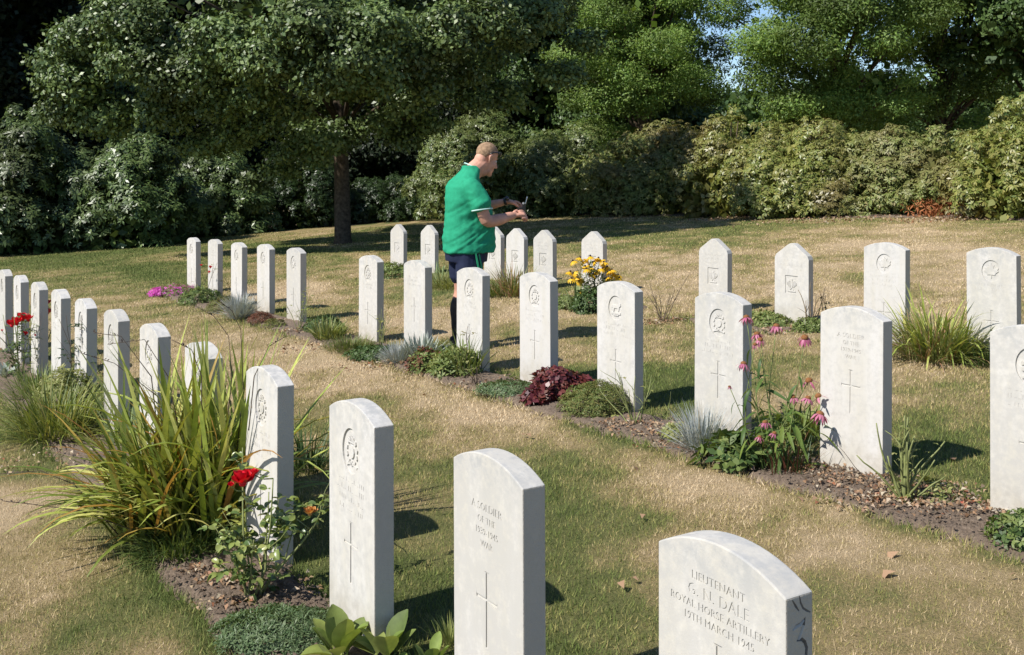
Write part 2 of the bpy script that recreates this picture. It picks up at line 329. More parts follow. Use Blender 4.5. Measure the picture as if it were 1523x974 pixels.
def headstone(fl, yaw, label, group, shape='arch', H=.798, badge=None, cross=.30, text=None, scribble=0, side=None, seed=0, tilt=0, sink=0):
    a = yaw; d = np.array([math.cos(a), math.sin(a)]); b = np.array([-math.sin(a), math.cos(a)])
    c = np.array(fl[:2]) + d * WD / 2 + b * TH / 2; z0 = G(*fl[:2]) if len(fl) < 3 else fl[2] - H
    prof = [(-WD / 2, -.12), (WD / 2, -.12), (WD / 2, H)]
    if shape == 'arch':
        n = 16; rise = .05; R = (WD * WD / 4 + rise * rise) / (2 * rise); aa = math.asin(WD / 2 / R)
        prof += [(R * math.sin(aa - 2 * aa * i / n), H + rise - R + R * math.cos(aa - 2 * aa * i / n)) for i in range(1, n)]
    else:
        prof[2] = (WD / 2, H - .01); prof += [(WD * .46, H + .025), (WD * .12, H + .12), (WD * .05, H + .135), (-WD * .05, H + .135), (-WD * .12, H + .12), (-WD * .46, H + .025)]
    prof += [(-WD / 2, H if shape == 'arch' else H - .01)]
    bm = bmesh.new(); poly_extrude(bm, prof, -TH / 2, TH / 2); bmesh.ops.recalc_face_normals(bm, faces=bm.faces)
    rim = [e for e in bm.edges if e.calc_length() > .02 and all(v.co.z > -.1 for v in e.verts) or (abs(e.verts[0].co.z - e.verts[1].co.z) > .5)]
    bmesh.ops.bevel(bm, geom=rim, offset=.0035, segments=2, profile=.6, affect='EDGES')
    me = bpy.data.meshes.new('headstone'); bm.to_mesh(me); bm.free(); me.materials.append(M['stone'])
    o = inst('headstone', me)
    # engraving is cut into the face
    cb = bmesh.new(); yf = -TH / 2; k = random.Random(seed)
    bz = H - .125
    if badge == 'panel': pass
    if badge and shape == 'arch': poly_extrude(cb, oval(.072, .082, 32, 0, bz), yf - .01, yf + .0065)
    if shape == 'point' and badge: poly_extrude(cb, [(-.07, .30), (.07, .30), (.07, .47), (-.07, .47)], yf - .01, yf + .0065); bz = .385
    if cross:
        cz = cross; L = .13
        pts = [(-.0045, cz + .08), (-.016, cz + .085), (.016, cz + .085), (.0045, cz + .08)]
        for p in ([(-.006, cz - L), (.006, cz - L), (.006, cz + .0815), (-.006, cz + .0815)], ):
            q = [(-.006, cz - L), (.006, cz - L), (.005, cz + .004), (.055, cz + .003), (.057, cz + .011), (.057, cz + .020), (.055, cz + .012) , (.005, cz + .013), (.005, cz + .085), (.014, cz + .09), (-.014, cz + .09), (-.005, cz + .085), (-.005, cz + .013), (-.055, cz + .012), (-.057, cz + .020), (-.057, cz + .003), (-.055, cz + .003), (-.005, cz + .004)]
            poly_extrude(cb, q, yf - .01, yf + .0038)
    z = H - .24 if (badge and shape == 'arch') else H - .11
    for i in range(scribble):
        if not cross: pass
        zz = z - .034 * i if shape == 'arch' else H - .04 - .04 * i; n = k.randint(7, 12); wd = k.uniform(.18, .26); x = -wd / 2
        while x < wd / 2:
            w_ = k.uniform(.002, .004); hh = .016 + .004 * (i == 1)
            if k.random() < .82:
                if k.random() < .6: poly_extrude(cb, [(x, zz), (x + w_, zz), (x + w_, zz + hh), (x, zz + hh)], yf - .01, yf + .0013)
                else: poly_extrude(cb, [(x, zz), (x + .010, zz), (x + .010, zz + w_), (x, zz + w_)], yf - .01, yf + .0013)
            x += k.uniform(.0125, .019)
    bmesh.ops.recalc_face_normals(cb, faces=cb.faces)
    if side:
        for pts, r in side:                                   # V shaped strokes
            P2 = [Vector((WD / 2, (x - 370) * .000211, H - (y - 240) * .000211)) for x, y in pts]; rg = []
            for i, p in enumerate(P2):
                t = (P2[min(i + 1, len(P2) - 1)] - P2[max(i - 1, 0)]).normalized(); w_ = t.cross(Vector((1, 0, 0))); q = r * (.45 if i in (0, len(P2) - 1) else 1)
                rg.append([cb.verts.new(p + o_) for o_ in (w_ * q, Vector((-q * .9, 0, 0)), -w_ * q, Vector((q, 0, 0)))])
            for A_, B_ in zip(rg, rg[1:]):
                for j in range(4): cb.faces.new((A_[j], A_[(j + 1) % 4], B_[(j + 1) % 4], B_[j]))
            cb.faces.new(rg[0][::-1]); cb.faces.new(rg[-1])
        bmesh.ops.recalc_face_normals(cb, faces=cb.faces)
    if text:
        for (t, sz, zz, xx) in text: tm = textmesh(t, sz, (xx, yf, zz), (math.radians(90), 0, 0), .0019); cb.from_mesh(tm); bpy.data.meshes.remove(tm)
    if cb.verts:
        cm = bpy.data.meshes.new('cut'); cb.to_mesh(cm); co = inst('cut', cm); md = o.modifiers.new('b', 'BOOLEAN'); md.object = co; md.operation = 'DIFFERENCE'; md.solver = 'EXACT'
        bpy.context.view_layer.update()
        nm = bpy.data.meshes.new_from_object(o.evaluated_get(bpy.context.evaluated_depsgraph_get())); o.modifiers.clear()
        if len(nm.polygons) > 30: o.data = nm
        else: print('BOOLEAN FAILED', label)
        nm.name = 'headstone'
        bpy.data.objects.remove(co)
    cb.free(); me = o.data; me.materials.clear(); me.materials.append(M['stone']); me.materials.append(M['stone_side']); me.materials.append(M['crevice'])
    for p in me.polygons: p.material_index = 1 if abs(p.normal.x) > .8 and abs(p.center.x) > WD / 2 - .006 else 0; p.use_smooth = False
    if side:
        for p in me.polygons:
            if p.center.x > WD / 2 - .0065 and abs(p.normal.x) < .93 and abs(p.center.y) < .0335 and p.center.z < H - .006 and (p.normal.z < .25 or p.normal.y > 0): p.material_index = 2  # groove walls turned from the sun get the dark tone as painted shade
    o.location = (c[0], c[1], z0); o.rotation_euler = (random.uniform(-.006, .006), random.uniform(-.006, .006) + tilt, yaw)
    tag(o, label, 'headstone', group)
    if badge: inst('badge', emblem(badge, yf + .0065, 0, bz, .058 if shape == 'arch' else .062), o)
    return o
SOL = lambda z: [('A SOLDIER', .033, z, 0), ('OF THE', .028, z - .035, 0), ('1939-1945', .028, z - .070, 0), ('WAR', .028, z - .105, 0)]
gA, gB, gC = 'headstones of the front row', 'headstones of the middle row', 'headstones of the back row'
Z = CAMZ
headstone((.329, 2.443, Z - .887), -1.0, 'nearest headstone, lieutenant inscription on its face and number 3 on its edge', gA, cross=.548,
          text=[('LIEUTENANT', .0265, .752, -.0), ('G. N. DALE', .036, .717, 0), ('ROYAL HORSE ARTILLERY', .0245, .689, 0), ('19TH MARCH 1945', .0245, .661, 0)],
          side=[([(283, 545), (330, 520), (385, 512), (445, 475), (425, 530), (390, 595), (350, 658), (400, 655), (440, 690), (465, 750), (458, 820), (425, 880), (370, 915), (320, 915), (275, 895)], .0040), ([(277, 265), (320, 330), (365, 385)], .0028), ([(372, 245), (385, 310), (420, 370), (470, 405), (520, 430)], .0024)], seed=1)
headstone((-.175, 3.308, Z - .945), -.995, 'second nearest headstone, unknown soldier inscription and cross with a brown stain', gA, text=SOL(.682), cross=.42, seed=2)
headstone((-.681, 4.062, Z - .97), -.993, 'front row headstone with an oval crowned badge standing right of the red rose', gA, badge='w1', scribble=4, cross=.33, seed=3)
headstone((-1.209, 4.934, Z - 1.023), -.986, 'front row headstone directly behind the red rose, beside the tall sword leaved clump', gA, badge='w2', scribble=4, cross=.31, seed=4)
headstone((-1.72, 5.71, Z - 1.058), -.986, 'front row headstone half hidden behind the tips of the tall sword leaves', gA, badge='w3', scribble=3, seed=5)
headstone((-2.232, 6.521, Z - 1.094), -.986, 'front row headstone just left of the sword leaves with a rounded oval badge', gA, badge='w4', scribble=3, seed=6)
headstone((-2.754, 7.343, Z - 1.134), -.985, 'front row headstone with pale green iris leaves at its foot', gA, badge='w5', scribble=3, seed=7)
headstone((-3.291, 8.191, Z - 1.181), -.982, 'front row headstone with a dark spindly rose climbing across its face', gA, badge='w6', scribble=3, seed=8)
headstone((-3.828, 9.05, Z - 1.225), -.985, 'front row headstone with a pair of red roses touching its left edge', gA, badge='w7', scribble=2, seed=9)
headstone((-4.374, 9.907, Z - 1.272), -.984, 'front row headstone with one red rose low in front, above the pale grassy clump', gA, badge='w8', scribble=2, seed=10)
headstone((-4.923, 10.768, Z - 1.314), -.98, 'front row headstone behind the cluster of red roses, second from the left edge', gA, badge='w9', seed=11)
headstone((-5.47, 11.62, Z - 1.355), -.98, 'headstone cut by the left edge of the photo', gA, badge='w10', seed=12)
headstone((2.12, 4.83, Z - .825), -.95, 'spotted headstone with a large round badge at the right edge of the photo', gB, badge='w11', cross=.33, scribble=3, seed=13)
headstone((1.607, 5.687, Z - .87), -.95, 'middle row headstone of an unknown soldier with flower shadows across its lower left', gB, text=SOL(.69), cross=.44, seed=14)
headstone((1.094, 6.534, Z - .912), -.944, 'middle row headstone partly behind the pink coneflowers, badge of crossed leaves', gB, badge='w12', scribble=3, cross=.36, seed=15)
headstone((.581, 7.423, Z - .958), -.95, 'middle row headstone with a beast badge, in front of the yellow flowers', gB, badge='beast', scribble=3, cross=.31, seed=16)
headstone((.06, 8.269, Z - .995), -.955, 'middle row headstone with the dark red leafy plant at its foot', gB, badge='w13', scribble=3, cross=.33, seed=17)
headstone((-.46, 9.03, Z - 1.045), -.955, 'middle row headstone hiding the legs of the man in green', gB, badge='w14', scribble=2, seed=18)
headstone((-.993, 10.003, Z - 1.086), -.957, 'middle row headstone just left of the man, above a silvery grey plant', gB, badge=None, scribble=3, cross=.42, seed=19)
headstone((-1.535, 10.907, Z - 1.134), -.954, 'middle row headstone standing alone after the gap, bare rose stems at its foot', gB, badge='w15', scribble=2, seed=20)
headstone((-2.624, 12.677, Z - 1.225), -.95, 'middle row headstone with a leafy spindly rose leaning around its right side', gB, badge='w16', seed=21)
headstone((-3.187, 13.617, Z - 1.268), -.947, 'middle row headstone between the spiky blue grey grass and the spindly rose', gB, badge='w17', seed=22)
headstone((-3.756, 14.552, Z - 1.330), -.949, 'middle row headstone right behind the spiky blue grey grass tuft', gB, badge='w18', seed=23)
headstone((-4.332, 15.517, Z - 1.371), -.95, 'middle row headstone above the yellow green mound, right of two small red blooms', gB, badge=None, scribble=3, seed=24)
headstone((-4.908, 16.454, Z - 1.425), -.946, 'farthest headstone of the middle row beside the magenta flowers', gB, badge='w19', seed=25)
CY = -.86
def cstone(px, py, H, **k):
    a = (px - CX) / FPX; b = (py - HY) / FPX; Y = (CAMZ - H) / (b + .055 * a - .0174); return (a * Y, Y, G(a * Y, Y) + H)
HP = .64
headstone(cstone(1438.3, 375.5, .798), -.86, 'arched headstone with a maple leaf badge near the right edge, right of the grass clump', gC, badge='maple', scribble=2, cross=.29, seed=31)
headstone(cstone(1284.3, 367.5, .798), -.86, 'arched back row headstone with a maple leaf badge, left of the big grass clump', gC, badge='maple', scribble=3, cross=.26, seed=32)
for px, py, lb, s in ((1152, 381, 'pointed headstone with an eagle panel, bare rose twigs at its right foot', 33), (1039, 372.3, 'pointed headstone rising behind the badge topped stone by the coneflowers', 34),
                      (864.8, 358.8, 'pointed headstone with yellow daisies in front of its lower half', 35), (793.5, 356, 'pointed headstone right of the man, nearest to the yellow daisies', 36),
                      (752.8, 352.8, 'pointed headstone right of the man with yellowing grass at its foot', 37), (720, 350, 'pointed headstone half hidden by the man in green', 38),
                      (625.7, 346.3, 'pointed headstone immediately left of the man', 39), (580.7, 344.6, 'farthest pointed headstone, left end of the back row', 40)):
    headstone(cstone(px, py, HP), CY, lb, gC, shape='point', H=HP, badge='eagle', scribble=3 if s < 37 else 0, cross=0, seed=s)
# ------------------------------------------------------------------ vegetation helpers
def leafcloud(P, N, size, ratio, rng, droop=0, fold=.25):
    """one folded rhombus leaf per point, facing roughly N; returns verts, quads(2 tris each via quad)"""
    n = len(P); r = rng.normal(size=(n, 3)); T = np.cross(N, r); T /= np.linalg.norm(T, axis=1)[:, None] + 1e-9
    T[:, 2] -= droop; T /= np.linalg.norm(T, axis=1)[:, None]; B = np.cross(N, T); B /= np.linalg.norm(B, axis=1)[:, None] + 1e-9
    L = (size * (.7 + .6 * rng.random(n)))[:, None] if np.ndim(size) == 0 else size[:, None]
    V = np.empty((n, 4, 3)); V[:, 0] = P; V[:, 1] = P + T * L * .5 + B * L * ratio * .5 + N * L * fold * .2; V[:, 2] = P + T * L; V[:, 3] = P + T * L * .5 - B * L * ratio * .5 + N * L * fold * .2
    return V
def rosettes(C, N, k, size, ratio, rng, droop):
    """whorls of k leaves spreading from each shoot tip"""
    n = len(C); N = N / (np.linalg.norm(N, axis=1)[:, None] + 1e-9); r = rng.normal(size=(n, 3)); A = np.cross(N, r); A /= np.linalg.norm(A, axis=1)[:, None]; B = np.cross(N, A); out = []
    for i in range(k):
        a = (i / k * 6.283 + rng.random(n) * .7)[:, None]; T = A * np.cos(a) + B * np.sin(a); T = T * (.8 + .4 * rng.random((n, 1))) + N * (.55 - .8 * rng.random((n, 1)) * 1.0) ; T[:, 2] -= droop
        T /= np.linalg.norm(T, axis=1)[:, None]; S_ = np.cross(T, N); S_ /= np.linalg.norm(S_, axis=1)[:, None] + 1e-9; U = np.cross(S_, T)
        L = (size * (.7 + .55 * rng.random(n)))[:, None]; V = np.empty((n, 4, 3)); P = C + T * L * .08
        V[:, 0] = P; V[:, 1] = P + T * L * .55 + S_ * L * ratio * .5 + U * L * .05; V[:, 2] = P + T * L - U * L * .08; V[:, 3] = P + T * L * .55 - S_ * L * ratio * .5 + U * L * .05
        out.append(V)
    return np.concatenate(out)
def quads(V): n = len(V); return V.reshape(-1, 3), np.arange(4 * n).reshape(-1, 4)
def tube(mb, pts, r, m=0, k=5):
    pts = [Vector(p) for p in pts]; rs = r if isinstance(r, (list, tuple)) else [r] * len(pts); rings = []
    for i, p in enumerate(pts):
        t = (pts[min(i + 1, len(pts) - 1)] - pts[max(i - 1, 0)]); t = t.normalized() if t.length > 1e-9 else Vector((0, 0, 1))
        a = t.orthogonal().normalized() if i == 0 else (rings[-1][1] - rings[-1][1].dot(t) * t).normalized(); b = t.cross(a)
        rings.append(([p + (a * math.cos(6.2832 * j / k) + b * math.sin(6.2832 * j / k)) * rs[i] for j in range(k)], a))
    v = [q for R_, a in rings for q in R_]; f = []
    for i in range(len(pts) - 1):
        for j in range(k): f.append((i * k + j, i * k + (j + 1) % k, (i + 1) * k + (j + 1) % k, (i + 1) * k + j))
    f.append(tuple(range(k))[::-1]); f.append(tuple((len(pts) - 1) * k + j for j in range(k))); mb.add(v, f, m)
def lobes(rng, n, cx, cy, z0, rx, ry, h, sz):
    """sub-lobe centres on the upper shell of a dome"""
    out = []
    for i in range(n):
        a = rng.random() * 6.283; e = math.asin(rng.random() ** .8); k = 1 - sz * .55
        out.append((cx + rx * k * math.cos(e) * math.cos(a), cy + ry * k * math.cos(e) * math.sin(a), z0 + h * k * math.sin(e) * .98 + .15 * h * 0, sz * min(rx, h) * (.35 + .85 * rng.random())))
    return out
VEG = {}
VEG['rhodo'] = leafmat('rhododendron_leaves', [(0.039, 0.071, 0.023), (0.071, 0.118, 0.034), (0.110, 0.169, 0.047), (0.152, 0.202, 0.068)], .4, .09, .45, (.05, .06, .02), .5)
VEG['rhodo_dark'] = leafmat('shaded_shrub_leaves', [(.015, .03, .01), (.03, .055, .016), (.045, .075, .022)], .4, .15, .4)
VEG['olive'] = leafmat('yellowing_rhododendron_leaves', [(0.107, 0.147, 0.032), (0.171, 0.212, 0.045), (0.244, 0.264, 0.063), (0.299, 0.278, 0.084), (0.143, 0.176, 0.038)], .4, .22, .45, (.16, .115, .045), .55)
VEG['brownish'] = leafmat('browning_shrub_leaves', [(.12, .165, .035), (.19, .235, .06), (.26, .28, .09), (.14, .18, .045), (.24, .20, .08)], .5, .2, .35, (.19, .16, .065), .7)
VEG['oak'] = leafmat('oak_leaves', [(0.061, 0.098, 0.031), (0.088, 0.141, 0.043), (0.132, 0.186, 0.054), (0.170, 0.229, 0.066)], .42, .10, .36, (.05, .07, .02), .5)
VEG['robinia'] = leafmat('feathery_leaves', [(0.102, 0.178, 0.041), (0.148, 0.253, 0.050), (0.205, 0.315, 0.067), (0.272, 0.356, 0.091)], .5, .32, .3, (.06, .085, .02), .35)
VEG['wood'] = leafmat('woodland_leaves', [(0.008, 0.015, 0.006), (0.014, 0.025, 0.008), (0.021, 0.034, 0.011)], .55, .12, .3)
VEG['mid'] = leafmat('broad_tree_leaves', [(0.049, 0.090, 0.029), (0.073, 0.126, 0.036), (0.106, 0.163, 0.049)], .45, .22, .35)
VEG['rust'] = leafmat('rusty_dead_fern', [(0.297, 0.095, 0.041), (0.405, 0.162, 0.068), (0.486, 0.229, 0.108)], .7, .2, .2)
VEG['green'] = leafmat('sunny_shrub_leaves', [(.06, .10, .025), (.10, .15, .04), (.15, .19, .055), (.19, .21, .07)], .4, .15, .45, (.12, .14, .04), .5)
def shrub(px0, px1, base, top, label, mat, seed, depth=1.0, leaf=.105, ratio=.34, dens=1.35, droop=.35, dy=0, cat='shrub', group='shrubs around the lawn', bite=None):
    rng = np.random.default_rng(seed); x0, y0 = pg((px0 + px1) / 2, base); rx = (px1 - px0) / 2 / FPX * y0 * 1.08; ry = rx * .8 * depth + .35; cy = y0 + ry * .92 + dy; cx = x0 * cy / y0; zg = G(cx, cy)
    ztop = CAMZ - (top - HY) / FPX * cy; h = ztop - zg; L = lobes(rng, int(26 + rx * 16), cx, cy, zg + .1, rx, ry, h, .30)
    # a skirt of lobes down to the ground
    for i in range(int(16 + rx * 7)):
        a = rng.random() * 6.283; z = rng.random() * .45; L.append((cx + rx * .86 * math.cos(a), cy + ry * .86 * math.sin(a), zg + h * z + .1, .24 * min(rx, h) * (.7 + .6 * rng.random())))
    for i in range(int(10 + rx * 6)):
        a = rng.random() * 6.283; e_ = .5 + rng.random() * 1.0; k_ = .93 + .1 * rng.random(); L.append((cx + rx * k_ * math.cos(e_) * math.cos(a), cy + ry * k_ * math.cos(e_) * math.sin(a), zg + h * k_ * math.sin(e_), .08 + .13 * rng.random()))
    L = np.array(L); L[:, :3] += rng.normal(size=(len(L), 3)) * np.array([.12, .10, .06]); C = []; Nn = []
    for (lx, ly, lz, lr) in L:
        m = max(8, int(95 * lr * lr * 3.2 * dens)); v = rng.normal(size=(m, 3)); v /= np.linalg.norm(v, axis=1)[:, None]; v[:, 2] = np.where(v[:, 2] < -.3, -v[:, 2], v[:, 2]); rr = lr * (1 + .18 * rng.normal(size=(m, 1)))
        C.append(np.array([lx, ly, lz]) + v * rr); Nn.append(v + np.array([0, -.25, .45]))
    C = np.concatenate(C); Nn = np.concatenate(Nn); k = C[:, 2] > G(C[:, 0], C[:, 1]) + .03; C, Nn = C[k], Nn[k]
    V = rosettes(C, Nn, 7, leaf, ratio, rng, droop)
    # inner foliage
    m = int(2600 * dens * max(1, rx * .5)); v = rng.normal(size=(m, 3)); v /= np.linalg.norm(v, axis=1)[:, None]; v *= (rng.random((m, 1)) ** .45) * .86
    P = np.array([cx, cy, zg]) + v * np.array([rx, ry, h]); P[:, 2] = zg + np.abs(P[:, 2] - zg); nv = rng.normal(size=(m, 3)); nv /= np.linalg.norm(nv, axis=1)[:, None]
    V2 = leafcloud(P, nv, leaf * 2.0, .6, rng); V = np.concatenate([V, V2]); V[..., 2] = np.maximum(V[..., 2], G(V[..., 0], V[..., 1]) + .01)
    v_, f_ = quads(V); e = empty('shrub', (cx, cy, zg), 0, label=label, cat=cat, group=group); v_ = v_ - np.array([cx, cy, zg])
    inst('foliage', npmesh('foliage', v_, f_, mat), e)
    mb = MB()
    for i in range(9):
        a = rng.random() * 6.283; q = L[rng.integers(len(L))]; tube(mb, [(.2 * math.cos(a), .2 * math.sin(a), -.05), ((q[0] - cx) * .35, (q[1] - cy) * .35, (q[2] - zg) * .5), (q[0] - cx, q[1] - cy, q[2] - zg)], [.045, .03, .012])
    mb.build('branch', M['bark'], e); return e
def sprays(C, D, rng, m, leaf, ratio, spread, flat=.5):
    """leafy twigs: m leaves scattered round every twig point"""
    n = len(C); P = np.repeat(C, m, 0) + rng.normal(size=(n * m, 3)) * np.array([spread, spread, spread * flat]); N = np.repeat(D, m, 0) + rng.normal(size=(n * m, 3)) * .75; N /= np.linalg.norm(N, axis=1)[:, None]
    return leafcloud(P, N, leaf, ratio, rng, .25)
def tree(name, x, y, label, group, mat, seed, tr, trunk_h, crown, lob, leaf=.11, ratio=.6, m=14, spread=.16, twigs=1.0, extra=(), core=.35, lobr=.17, cat='tree', zsplit=7.0, flat=.5):
    """crown = (cx, cy, z centre, rx, ry, rz) relative to the foot"""
    rng = np.random.default_rng(seed); zg = G(x, y); e = empty(name, (x, y, zg), 0, label=label, cat=cat, group=group); cx, cy, cz, rx, ry, rz = crown
    lb = []
    for i in range(lob):
        v = rng.normal(size=3); v /= np.linalg.norm(v); k = .93 - .3 * rng.random() ** 2 if rng.random() < .8 else .5 * rng.random() + .1; lb.append((cx + rx * v[0] * k, cy + ry * v[1] * k, cz + rz * v[2] * k, lobr * (rx + rz) / 2 * (.55 + .8 * rng.random())))
    lb += list(extra); lb = [q for q in lb if q[2] > 1.0]
    Vs = []
    for (lx, ly, lz, lr) in lb:
        coarse = lz + zg - CAMZ > zsplit or ly > cy + ry * .45; nt_ = max(4, int((26 if not coarse else 7) * lr * lr * 9 * twigs)); v = rng.normal(size=(nt_, 3)); v /= np.linalg.norm(v, axis=1)[:, None]
        C = np.array([lx, ly, lz]) + v * np.array([1.15, 1.15, .75]) * lr * (.55 + .5 * rng.random((nt_, 1))); Vs.append(sprays(C, v + np.array([-.2, -.3, .7]), rng, m if not coarse else max(5, m // 2), leaf * (1.9 if coarse else 1), ratio, spread * (1.5 if coarse else 1), flat))
    n = int(6000 * core); v = rng.normal(size=(n, 3)); v /= np.linalg.norm(v, axis=1)[:, None]; v *= rng.random((n, 1)) ** .5 * .8; P = np.array([cx, cy, cz]) + v * np.array([rx, ry, rz])
    nv = rng.normal(size=(n, 3)); nv /= np.linalg.norm(nv, axis=1)[:, None]; Vs.append(leafcloud(P, nv, leaf * 2.6, .7, rng)); V = np.concatenate(Vs)
    v_, f_ = quads(V); inst('crown', npmesh('crown', v_, f_, mat), e)
    mb = MB(); hh = cz + rz * .5; wob = [rng.normal() * .06 for _ in range(8)]
    pts = [(0, 0, -.1), (0, 0, .12), (wob[0] * .3, wob[1] * .3, trunk_h * .5), (wob[0], wob[1], trunk_h), (cx * .4 + wob[2], cy * .4 + wob[3], (trunk_h + hh) / 2), (cx * .7, cy * .7, hh)]
    tube(mb, pts, [tr * 1.5, tr * 1.12, tr, tr * .9, tr * .55, tr * .15], 0, 12); mb.build('trunk', M['bark'], e)
    mb = MB(); pick = [lb[i] for i in rng.permutation(len(lb))[:26]]
    for q in pick:
        f = min(.95, max(.3, (q[2] - 1.2) / hh)) * rng.uniform(.55, .9); z0 = max(trunk_h * .8, hh * f * .8); z0 = min(z0, q[2] + .8); k = max(0, (z0 - trunk_h) / max(.1, hh - trunk_h)); s0 = Vector((cx * .7 * k, cy * .7 * k, z0)); e1 = Vector(q[:3]); mid = s0.lerp(e1, .5) + Vector((rng.normal() * .2, rng.normal() * .2, .25))
        tube(mb, [s0, s0.lerp(mid, .5) + Vector((0, 0, .08)), mid, e1.lerp(mid, .3), e1], [tr * .32, tr * .26, tr * .2, tr * .12, tr * .04], 0, 6)
    mb.build('limb', M['bark'], e); return e
# ------------------------------------------------------------------ trees and shrubs
tx, ty = pg(510, 362)
def rel(px, py, Y, r): p = at(px, py, Y); return (p[0] - tx, p[1] - ty, p[2] - G(tx, ty), r)
low = [rel(455, 200, 23.8, .42), rel(490, 205, 23.6, .4), rel(425, 225, 23.8, .3), rel(515, 195, 23.9, .32), rel(470, 235, 24, .22),
       rel(110, 120, 23, .6), rel(160, 170, 23.4, .6), rel(210, 90, 22.4, .7), rel(130, 55, 23, .6), rel(250, 160, 23, .6), rel(300, 110, 22.3, .7), rel(190, 30, 22.5, .7), rel(330, 60, 21.6, .7),
       rel(400, 90, 21.2, .65), rel(450, 40, 20.8, .7), rel(520, 80, 20.8, .65), rel(560, 110, 21.3, .5), rel(480, 115, 21, .5), rel(560, 40, 21, .6), rel(610, 80, 21.8, .45), rel(640, 125, 22.3, .4), rel(600, 155, 22.6, .3), rel(665, 60, 22, .5),
       rel(690, 105, 23, .4), rel(720, 30, 22.3, .5), rel(770, 50, 23, .4), rel(830, 110, 24, .38), rel(800, 20, 23.4, .5), rel(380, 140, 22, .35), rel(330, 150, 22.6, .5), rel(90, 90, 23.5, .5), rel(350, 200, 23.5, .4), rel(390, 185, 23, .35), rel(300, 215, 24, .4), rel(560, 180, 23.5, .35), rel(600, 200, 24.5, .35), rel(640, 180, 24, .3), rel(700, 150, 24, .35), rel(760, 140, 24.5, .4), rel(100, 165, 23.6, .45), rel(420, 250, 24.6, .3), rel(380, 270, 26, .3), rel(260, 120, 22.5, .6), rel(670, 30, 22, .5), rel(870, 60, 24.5, .35), rel(440, 160, 22.6, .35)]
tree('oak_tree', tx, ty, 'spreading oak with a single bare trunk standing on the lawn', None, VEG['oak'], 3, .18, 3.3, (-.3, .3, 6.4, 6.2, 5.6, 3.9), 85, leaf=.105, m=28, spread=.14, twigs=1.25, extra=low, core=.45, lobr=.125)
R1 = 'shrubs around the lawn'
shrub(-210, -20, 392, 190, 'glossy dark rhododendron outside the left end of the shrub line', VEG['rhodo'], 10, leaf=.15, dens=1.15)
shrub(-60, 140, 380, 172, 'glossy dark rhododendron at the left edge of the photo', VEG['rhodo'], 11, leaf=.15, dens=1.15)
shrub(110, 290, 370, 205, 'glossy dark rhododendron left of the oak, second from the left edge', VEG['rhodo'], 12, leaf=.15, dens=1.15)
shrub(250, 395, 352, 236, 'rounded glossy rhododendron just left of the dark gap by the oak', VEG['rhodo'], 13, leaf=.15, dens=1.15)
shrub(60, 300, 362, 110, 'taller dark shrub rising behind the left rhododendrons', VEG['rhodo'], 14, dy=2.5, dens=.8)
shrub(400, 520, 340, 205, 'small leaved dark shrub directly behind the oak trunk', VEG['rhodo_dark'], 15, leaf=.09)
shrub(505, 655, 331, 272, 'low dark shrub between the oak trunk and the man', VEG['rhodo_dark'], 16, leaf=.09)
shrub(620, 800, 328, 168, 'tall green shrub behind the head of the man', VEG['green'], 17, leaf=.1)
shrub(760, 925, 322, 190, 'green shrub right of the man, over his hands', VEG['green'], 18, leaf=.1)
shrub(870, 1060, 321, 200, 'olive shrub with a brown dried top, half in the oak shade', VEG['brownish'], 19, droop=.6, dens=1.1)
shrub(940, 1080, 321, 196, 'olive shrub in half shade left of the tallest rhododendron', VEG['olive'], 27, droop=.6, dy=.3)
shrub(1005, 1165, 325, 172, 'tallest olive rhododendron with drooping leaves, right of the shaded shrub', VEG['olive'], 20, droop=.7, dens=1.1)
shrub(1090, 1310, 325, 190, 'broad yellow green rhododendron behind the pointed headstones', VEG['olive'], 21, droop=.6)
shrub(1235, 1400, 322, 193, 'mixed green and brown shrub behind the headstone left of the grass clump', VEG['brownish'], 22, droop=.5)
shrub(1330, 1480, 322, 200, 'green and brown shrub behind the big grass clump and the dead fern', VEG['brownish'], 25, droop=.5)
shrub(1425, 1640, 330, 152, 'tall yellow green rhododendron at the right edge', VEG['olive'], 23, droop=.5)
shrub(1180, 1300, 320, 186, 'yellow green rhododendron filling the middle of the right hand shrubs', VEG['olive'], 26, droop=.6, dy=.8)
shrub(1600, 1830, 345, 150, 'yellow green rhododendron outside the right end of the shrub line', VEG['olive'], 24, droop=.5)
x_, y_ = pg(1418, 321); rng = np.random.default_rng(77); n = 260; C = np.stack([x_ + rng.normal(size=n) * .38, y_ + rng.normal(size=n) * .18, np.zeros(n)], -1); C[:, 2] = G(C[:, 0], C[:, 1]) + rng.random(n) ** 1.3 * .42
v_, f_ = quads(rosettes(C, rng.normal(size=(n, 3)) + np.array([0, 0, .8]), 5, .14, .2, rng, .1)); tag(inst('dead_fern', npmesh('dead_fern', v_, f_, VEG['rust'])), 'rust coloured dead fern at the foot of the right shrubs', 'fern')
gT = 'trees behind the shrubs'
def T(px, Y): return (px - CX) / FPX * Y
tree('robinia_tree', T(960, 36), 36, 'feathery light green tree behind the browning shrub', gT, VEG['robinia'], 31, .2, 2.5, (0, 0, 6.5, 3.3, 3.4, 5.2), 90, leaf=.10, ratio=.4, m=24, spread=.2, lobr=.15, core=.12, zsplit=5.5, flat=.35)
tree('robinia_tree', T(1245, 33), 33, 'broad feathery light green tree over the yellow green rhododendrons', gT, VEG['robinia'], 32, .22, 2.3, (0, 0, 6.2, 3.7, 3.4, 4.9), 100, leaf=.10, ratio=.4, m=24, spread=.2, lobr=.15, core=.12, zsplit=5.5, flat=.35)
